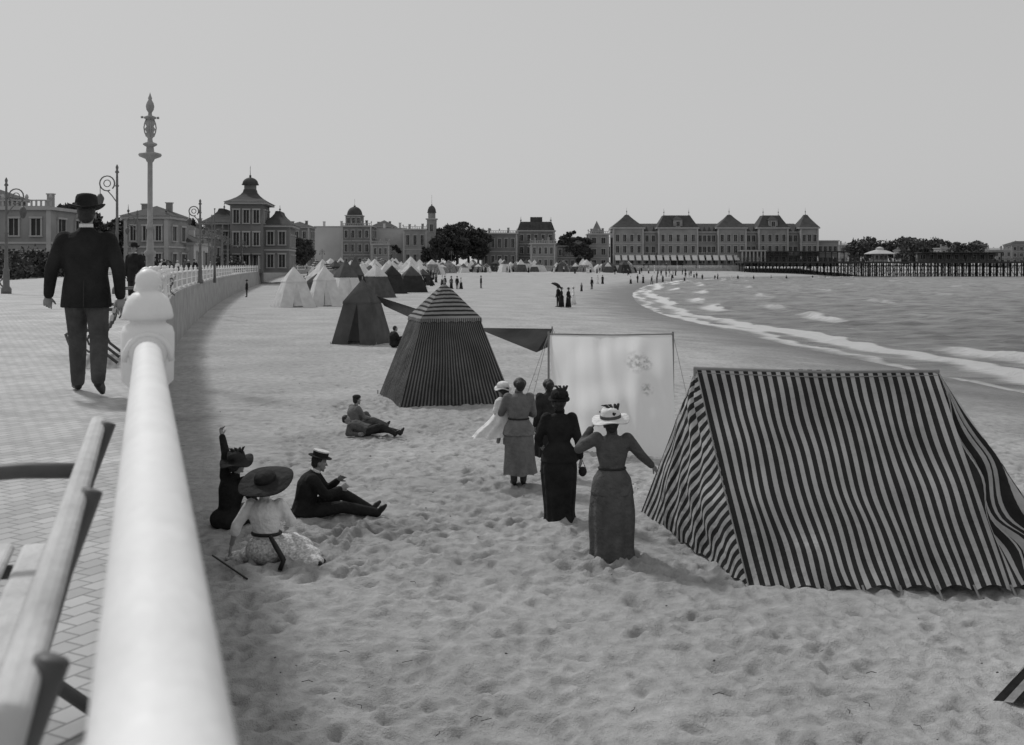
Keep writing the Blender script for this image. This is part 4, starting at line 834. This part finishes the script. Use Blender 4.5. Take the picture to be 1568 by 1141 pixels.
def house(name,x0,x1,y,h,fl=2,bays=4,dep=10,wall=M_w1,roof='flat',rh=2.5,rot=0,z=LZ,roofm=M_roof,blank=False):
    w=x1-x0; B=Bld(name,(x0+x1)/2,y,z,rot); a,b_=-w/2,w/2
    B.box('walls',a,b_,0,dep,0,h); fh=h/fl
    if not blank:
      for f in range(fl):
        B.win(a+.4,b_-.4,0,f*fh+fh*.22,f*fh+fh*.74,bays); B.win(.4,dep-.4,b_,f*fh+fh*.22,f*fh+fh*.74,max(2,bays//2),'E'); B.win(.4,dep-.4,a,f*fh+fh*.22,f*fh+fh*.74,max(2,bays//2),'W')
        if f: B.box('trim',a-.15,b_+.15,-.15,dep+.15,f*fh-.15,f*fh+.1)
      for q in (a,b_-.5): B.box('trim',q-.02,q+.52,-.13,-.005,0,h)
    B.corn(a,b_,0,dep,h,.4,.4 if not blank else .1)
    if roof=='flat' and not blank: B.balus(a,b_,0,h+.4)
    elif roof=='hip': B.pyr('roof',a-.6,b_+.6,-.6,dep+.6,h+.4,h+.4+rh,max(.02,w/2-dep/2+.3),.02)
    elif roof=='mans': B.pyr('roof',a,b_,0,dep,h+.4,h+.4+rh,w/2-1.2,dep/2-1.2); B.spike(a+1.3,1.3,h+rh,2); B.spike(b_-1.3,1.3,h+rh,2)
    B.chim(a+w*.2,dep*.55,h,2.2); B.chim(b_-w*.25,dep*.6,h,2.4)
    return B
B=house('balustraded_house',-70,-58,138,8.2,2,4,12,M_w1); B.done()
B=house('balustraded_house',-80,-69.5,145,10.2,3,3,12,M_w2,'hip'); B.done(M_w2)
B=house('hip_roofed_house',-53,-47,150,7.6,2,3,9,M_w1,'hip',1.6); B.spike(-2.6,.5,8,1.6); B.spike(2.6,.5,8,1.6); B.done(M_w1)
B=house('low_villa',-60,-49,176,5.6,1,4,9,M_w2,'hip',2); B.done(M_w2)
B=house('low_villa',-52.5,-45.8,158,4.2,1,3,8,M_w3,'hip',1.8); B.done(M_w3)
# villa with pagoda tower
B=Bld('villa_with_tower',-45.2,188,LZ,radians(6))
for x0,x1,hh in((-7.2,-2.6,8.2),(2.6,6.9,7.8)):
    B.box('walls',x0,x1,0,12,0,hh)
    for f in(0,1): B.win(x0+.2,x1-.2,0,f*3.9+.9,f*3.9+3.1,2,w=1.0)
    B.box('trim',x0-.1,x1+.1,-.12,12.1,3.75,4.0)
    B.corn(x0,x1,0,12,hh,.35,.7); B.pyr('roof',x0-.9,x1+.9,-.9,12.9,hh+.35,hh+2.9,.4,3.5,.7)
    B.spike((x0+x1)/2,6,hh+2.7,1.4)
B.win(.5,11.5,6.9,.9,2.9,3,'E',w=1); B.win(.5,11.5,6.9,4.4,6.4,3,'E',w=1); B.win(.5,11.5,-7.2,.9,2.9,3,'W',w=1)
B.box('walls',-2.7,2.7,-2.2,8,0,11.6)
for f in(0,1,2): B.win(-2.5,2.5,-2.2,f*3.8+.8,f*3.8+3.0,3,w=.9)
B.win(-2,7.6,2.7,8.4,10.6,3,'E',w=.9)
B.corn(-2.7,2.7,-2.2,8,11.6,.35,.8); B.pyr('roof',-3.7,3.7,-3.2,9.0,11.95,14.4,1.0,1.0,1.0)
lathe(B.bm('walls'),[(1.05,14.3),(1.05,15.2)],Matrix.Translation((0,2.9,0)),10); B.dome('roof',0,2.9,15.2,1.35,1.1,12,2.2)
B.box('dark',-2.4,2.4,-4.6,-2.25,2.9,3.05)
for i in range(4): B.box('trim',-2.3+i*1.5,-2.1+i*1.5,-4.5,-4.3,0,2.9)
B.done(M_w2,M_roof)
B=house('terraced_house',-72.5,-66,235,9,2,3,10,M_w1,'flat',rot=.15); B.done()
B=house('terraced_house',-73,-65,352,13.2,3,3,10,M_w2,'hip',1.8); B.done(M_w2)
B=house('low_house',-80,-73.2,352,10,2,3,10,M_w1,'flat'); B.done(M_w1)
YB=388
def xx(px,y=YB): return (px-784)/1681*y
B=house('blank_walled_house',xx(478),xx(527),YB+4,14.8,1,1,14,M_w3,blank=True); B.done(M_w3)
B=house('domed_house',xx(527),xx(572),YB-6,14.6,3,4,12,M_w1); B.box('walls',-3.9,1.7,.6,6.4,15,18.4); B.corn(-3.9,1.7,.6,6.4,18.4,.3,.3); B.win(-3.7,1.5,.6,15.6,17.8,3,w=.9); B.dome('roof',-1.1,3.4,18.7,2.7,2.9,18,2.8); B.done(M_w2)
B=house('blank_walled_house',xx(573),xx(618),YB+6,14.2,1,1,12,M_w3,blank=True); B.done(M_w3)
B=house('low_villa',xx(573),xx(600),YB-8,8.2,2,3,8,M_w1); B.done()
B=house('turreted_house',xx(619),xx(655),YB-4,13.5,2,3,12,M_w1); B.done()
B=Bld('turreted_house',xx(662),YB-4); B.box('walls',-1.6,1.6,-.4,3,0,17.2); B.win(-1.4,1.4,-.4,13,15.5,1,w=1); B.win(-1.4,1.4,-.4,7,9.5,1,w=1); B.corn(-1.6,1.6,-.4,3,17.2); lathe(B.bm('walls'),[(1.3,17.6),(1.3,19.6)],Matrix.Translation((0,1.3,0)),12); B.dome('roof',0,1.3,19.6,1.5,2.4,14,4.0); B.done(M_w1)
B=house('terraced_house',xx(737),xx(792),YB+6,12.4,2,5,12,M_w2); B.done(M_w2)
B=house('terraced_house',xx(556),xx(590),YB+25,15.5,3,3,12,M_w2,'hip'); B.done(M_w2)
B=house('mansard_mansion',xx(792),xx(852),YB+14,13.6,3,5,14,M_w2,'mans',3.2)
for i in range(4): B.box('roof',-6+i*3.6,-4.8+i*3.6,.2,2,14,16.2); B.spike(-5.4+i*3.6,4,16.8,2.4)
B.box('roof',-2,2.4,3,7,17,19); B.done(M_w2)
B=house('low_villa',xx(812),xx(850),YB-2,8.6,2,4,10,M_w1); B.done(M_w1)
B=house('low_villa',xx(853),xx(905),YB+10,8,2,5,10,M_w2,'hip'); B.done(M_w2)
B=house('pyramid_roofed_house',xx(905),xx(938),YB+14,12.4,3,2,9,M_w3); B.pyr('roof',-2.6,1.6,.5,5,13,17.6); B.done(M_w1,M_roofl)
# grand seaside hotel
HY=402
def hx(px): return (px-784)/1681*HY
B=Bld('seaside_hotel',0,HY,3.0)
x0,x1=hx(938),hx(1285)
B.box('walls',x0+.5,hx(1252),1,16,0,12.2)
B.box('walls',hx(1252)+.01,x1,1.02,14,0,9)
B.corn(hx(1252)+.6,x1,1,14,9)
B.corn(x0+.5,hx(1252),1,16,12.2,.4,.5)
B.pyr('roof',x0+.2,hx(1252)+.3,.6,16.4,12.6,15.8,(hx(1252)-x0)/2-7,.3)
secs=[(985,1007),(1068,1098),(1142,1160),(1206,1224)]
for a,b_ in secs:
    n=max(2,int((b_-a)/7.5))
    for z in(.8,4.8,8.9): B.win(hx(a)+.3,hx(b_)-.3,1,z,z+2.3,n,w=1.1)
    B.balus(hx(a)+.2,hx(b_)-.2,.2,4.0,.9)
    B.box('trim',hx(a)+.2,hx(b_)-.2,.05,.95,3.8,3.99)
    for i in range(n):
        c=hx(a)+(hx(b_)-hx(a))*(i+.5)/n; B.pyr('roof',c-.7,c+.7,0.6,2.2,12.6,14.6); 
pav=[(938,985,'p'),(1007,1068,'m'),(1098,1142,'p'),(1160,1206,'m'),(1224,1252,'p')]
for a,b_,t in pav:
    a,b_=hx(a),hx(b_); B.box('walls',a,b_,-1.2,10,0,13.6); B.corn(a,b_,-1.2,10,13.6,.45,.5)
    n=3 if b_-a<9 else (4 if b_-a<13 else 5)
    for z in(.8,4.8,8.9,): B.win(a+.4,b_-.4,-1.2,z,z+2.5,n,w=1.1)
    B.box('trim',a-.12,b_+.12,-1.32,.9,4.0,4.3); B.box('trim',a-.12,b_+.12,-1.32,.9,8.1,8.4)
    B.win(-.5,9,b_,8.9,11.2,3,'E',w=1.1); 
    for q in(a,b_-.5): B.box('trim',q-.01,q+.51,-1.45,-1.21,0,13.6)
    w=(b_-a)/2
    if t=='p': B.pyr('roof',a-.5,b_+.5,-1.7,10.5,14.05,18.9,.6,.6,.15); c=(a+b_)/2; B.spike(c,4.4,18.8,2.8)
    else:
        B.pyr('roof',a-.3,b_+.3,-1.5,10.3,14.05,18.6,w-2.4,2.4,.1)
        for c in(a+2.7,b_-2.7): B.spike(c,3,18.5,2.8)
        c=(a+b_)/2; B.box('walls',c-1.6,c+1.6,-1.1,3,14.05,16.8); B.win(c-1.4,c+1.4,-1.1,14.4,16.2,1,w=1.2); B.pyr('roof',c-1.9,c+1.9,-1.4,3.2,16.8,18.4)
a=hx(941)
while a<hx(1125):
    bm=B.bm('awnings'); loft(bm,[[V((a,-1.55,3.9)),V((a,-3.6,2.2)),V((a,-3.6,2.0)),V((a,-1.55,3.7))],[V((a+1.8,-1.55,3.9)),V((a+1.8,-3.6,2.2)),V((a+1.8,-3.6,2.0)),V((a+1.8,-1.55,3.7))]])
    B.box('trim',a+1.95,a+2.1,-3.3,-3.15,0,2.2)
    a+=2.55
B.box('dark',hx(1027),hx(1048),-1.50,-1.46,0,3.4)
B.box('trim',hx(1127),hx(1165),-9,-2.0,5.2,5.7); B.box('dark',hx(1166),x1+2,-10,-1.6,4.9,5.3)
for i in range(7): q=hx(1128)+i*(hx(1164)-hx(1128)-.5)/6; B.box('trim',q,q+.5,-8.9,-8.4,1.3,5.2)
for i in range(14): q=hx(1167)+i*(x1-hx(1167)+1)/13; B.box('dark',q,q+.3,-9.8,-9.5,1.3,4.9)
B.box('walls',hx(1127),hx(1165),-2.6,-1.9,1.3,5.19)
for z in(.8,4.9): B.win(hx(1252)+.3,x1-.3,1,z,z+2.3,4,w=1.1)
B.done(M_w1,M_roof)
bm=bmesh.new(); box(bm,(59,389.5,1.6),(46,1.2,3.2)); fin(bm,'terrace_wall',M_stone)
e=empty('pier'); bm=bmesh.new()
PX0,PX1=80,320; PYa,PYb=380,394
box(bm,((PX0+PX1)/2,(PYa+PYb)/2,4.25),(PX1-PX0,PYb-PYa,.6)); fin(bm,'deck',M_pier,e); bm=bmesh.new()
x=PX0+.5
while x<PX1:
    for y in(PYa+.3,PYa+4,PYa+9,PYb-.3): tube(bm,[(x,y,-3),(x,y,3.97)],.2,6)
    tube(bm,[(x,PYa+.3,-.6),(x+2.4,PYa+.3,3.9)],.1,5); tube(bm,[(x+2.4,PYa+.1,-.6),(x,PYa+.1,3.9)],.1,5)
    tube(bm,[(x,PYa+.2,1.6),(x+2.4,PYa+.2,1.6)],.12,5); tube(bm,[(x,PYa+9,3),(x+2.4,PYa+9,3)],.2,5)
    x+=2.4
fin(bm,'piles',M_pier,e); bm=bmesh.new()
for z in(5.7,5.15): tube(bm,[(PX0,PYa+.1,z),(PX1,PYa+.1,z)],.06,5)
x=PX0
while x<PX1: tube(bm,[(x,PYa+.1,4.55),(x,PYa+.1,5.72)],.06,5); x+=1.5
fin(bm,'handrail',M_pier,e)
B=Bld('pier_pavilion',158,388,4.56); 
for i in range(12): B.box('dark',-14+i*2.5,-13.7+i*2.5,-3,-2.7,0,3)
B.box('dark',-14.4,14.4,-3.2,4,3,3.3); B.box('walls',-14,14,2,3.6,0,3); B.win(-13.6,13.6,2,.8,2.4,9,w=1.4); B.done(M_w2)
B=Bld('pier_kiosk',(1347-784)/1681*386,386,4.56)
for i in range(8):
    a=i*pi/4; tube(B.bm('dark'),[(4.4*cos(a),3.6*sin(a),0),(4.4*cos(a),3.6*sin(a),2.6)],.12,6)
lathe(B.bm('roof'),[(.001,2.6),(5.4,2.6),(5.3,2.8),(3.2,3.6),(1.4,4.1),(1.3,4.6),(1.5,4.65),(.5,5.1),(.001,5.2)],None,16,.8)
B.box('walls',-2.4,2.4,-1.5,1.5,0,2.5); B.win(-2.3,2.3,-1.5,.9,2.1,3,w=.8); B.done(M_w3,M_w3)
for px0,px1,y,h,fl,n,w,rf,z in((1284,1325,560,10.5,2,4,M_w1,'flat',5),(1378,1392,600,8,2,2,M_w1,'hip',5.2),(1440,1475,610,9.5,2,4,M_w1,'flat',5.2),(1474,1512,640,10,2,4,M_w2,'flat',6),(1512,1550,600,8,2,4,M_w1,'flat',5.5),(1548,1600,640,11,3,5,M_w2,'hip',6),(1600,1680,640,11,3,5,M_w1,'flat',6),(1325,1345,620,6,1,3,M_w3,'hip',5.2),(1400,1430,640,6,2,3,M_w2,'flat',6)):
    a=(px0-784)/1681*y; b_=(px1-784)/1681*y; B=house('seafront_house',a,b_,y,h,fl,n,10,w,rf,2.2,0,z-2.2); B.done(w)

# ------------------------------------------------------------ trees
def tree(name,x,y,z,h,w,n=5500,leaf=.5,trunk=True,m=M_leaf,low=.64):
    e=empty(name,(x,y,z)); 
    r=np.random.default_rng(int(abs(x*31+y*17))%9999)
    if trunk:
        bm=bmesh.new(); tube(bm,[(0,0,-.3),(.1,0,h*.2),(-.1,.1,h*.4),(0,0,h*.62)],[h*.035,h*.028,h*.022,h*.012],8)
        for k in range(6):
            a=k*1.05+r.uniform(0,.5); L=w*.36; tube(bm,[(0,0,h*(.28+.04*k)),(L*.5*cos(a),L*.5*sin(a),h*(.42+.04*k)),(L*cos(a),L*sin(a),h*(.6+.04*k))],[h*.014,h*.01,h*.005],6)
        fin(bm,'trunk_and_limbs',M_bark,e,True)
    nc=40; cc=[]
    while len(cc)<nc:
        p=r.uniform(-1,1,3)
        if (p**2).sum()<1: cc.append(p)
    cc=np.array(cc)*np.array([w/2*.85,w/2*.7,(h*.38 if trunk else h*.42)])+np.array([0,0,h*.6 if trunk else h*.5])
    rad=r.uniform(.07,.19,nc)*w
    k=r.integers(0,nc,n); d=r.normal(size=(n,3)); d/=np.linalg.norm(d,axis=1)[:,None]; P=cc[k]+d*(rad[k]*r.uniform(.5,1.05,n))[:,None]*np.array([1,1,.75])
    P[:,2]=np.clip(P[:,2],.1,None)
    a=r.normal(size=(n,3)); a/=np.linalg.norm(a,axis=1)[:,None]; b_=np.cross(a,r.normal(size=(n,3))); b_/=np.linalg.norm(b_,axis=1)[:,None]
    s_=(leaf*r.uniform(.5,1.2,n))[:,None]
    vs=np.stack([P-a*s_,P-b_*s_*.6,P+a*s_,P+b_*s_*.6],1).reshape(-1,3); fs=np.arange(n*4).reshape(n,4)
    np_mesh('foliage',vs,fs,m,e,False)
for px,y,h,w in((684,386,15.5,13),(700,384,17,13),(717,392,16.5,13),(732,388,13.5,11),(674,378,12,9),(868,400,13,8),(880,404,14,9),(893,398,11,8),(605,396,11,7),(655,384,9,6),(450,270,8,7),(108,150,9.5,9),(88,160,9,9),(128,155,8,8),(290,200,9,8),(180,190,9,9),(20,190,12,11),(465,330,9,8)):
    tree('tree',(px-784)/1681*y,y,LZ,h,w)
for px,y,h,w in((1335,640,14,15),(1362,650,13,16),(1388,645,14.5,17),(1412,650,13,15),(1432,640,15,16),(1450,650,12,14),(1497,660,13,12),(1560,655,12,14),(1590,650,14,16),(1310,640,11,12)):
    tree('distant_tree',(px-784)/1681*y,y,5,h,w,2600,.8,True,M_leaf2)
for px,y,h,w in((20,104,2.6,9),(60,112,2.4,8),(-20,96,2.4,9),(100,120,2.2,6),(235,140,1.8,6),(70,130,3,9),(345,172,2.2,8),(270,165,2.4,8)):
    tree('shrub',(px-784)/1681*y,y,LZ,h,w,2600,.22,False)
for k in range(14):
    x=-70+k*16; tree('distant_tree',x*1.35,450,LZ,11+random.random()*3,16,1500,.8,True,M_leaf2)

# ------------------------------------------------------------ light, sky, camera
AZ=radians(-40.5); EL=radians(46)
w=bpy.data.worlds.new('World'); scene.world=w; w.use_nodes=True; N=w.node_tree.nodes; L=w.node_tree.links
sk=N.new('ShaderNodeTexSky'); sk.sky_type='NISHITA'; sk.sun_disc=False; sk.sun_elevation=EL; sk.sun_rotation=AZ; sk.dust_density=2.5; sk.air_density=1.2
bw=N.new('ShaderNodeRGBToBW'); L.new(sk.outputs[0],bw.inputs[0])
pw=N.new('ShaderNodeMath'); pw.operation='POWER'; pw.inputs[1].default_value=.13; L.new(bw.outputs[0],pw.inputs[0])
mu=N.new('ShaderNodeMath'); mu.operation='MULTIPLY'; mu.inputs[1].default_value=3.62; L.new(pw.outputs[0],mu.inputs[0])
L.new(mu.outputs[0],N['Background'].inputs[0]); N['Background'].inputs[1].default_value=.12
sl=bpy.data.lights.new('sun','SUN'); sl.energy=1.8; sl.angle=radians(5); sl.color=(1,1,1)
so=bpy.data.objects.new('sun',sl); COL.objects.link(so)
d=V((-sin(AZ)*cos(EL),-cos(AZ)*cos(EL),-sin(EL))); so.rotation_euler=d.to_track_quat('-Z','Y').to_euler(); so.location=(-20,30,40)
cam=bpy.data.cameras.new('camera'); co=bpy.data.objects.new('camera',cam); COL.objects.link(co)
co.location=(0,0,3.3); co.rotation_euler=(radians(90),0,0); cam.sensor_width=36; cam.lens=36*1681/1568; cam.shift_y=-(570.5-406)/1568; cam.clip_start=.05; cam.clip_end=6000
cam.dof.use_dof=True; cam.dof.focus_distance=16; cam.dof.aperture_fstop=5.6
scene.camera=co
scene.view_settings.view_transform='Standard'; scene.view_settings.look='None'; scene.view_settings.exposure=0
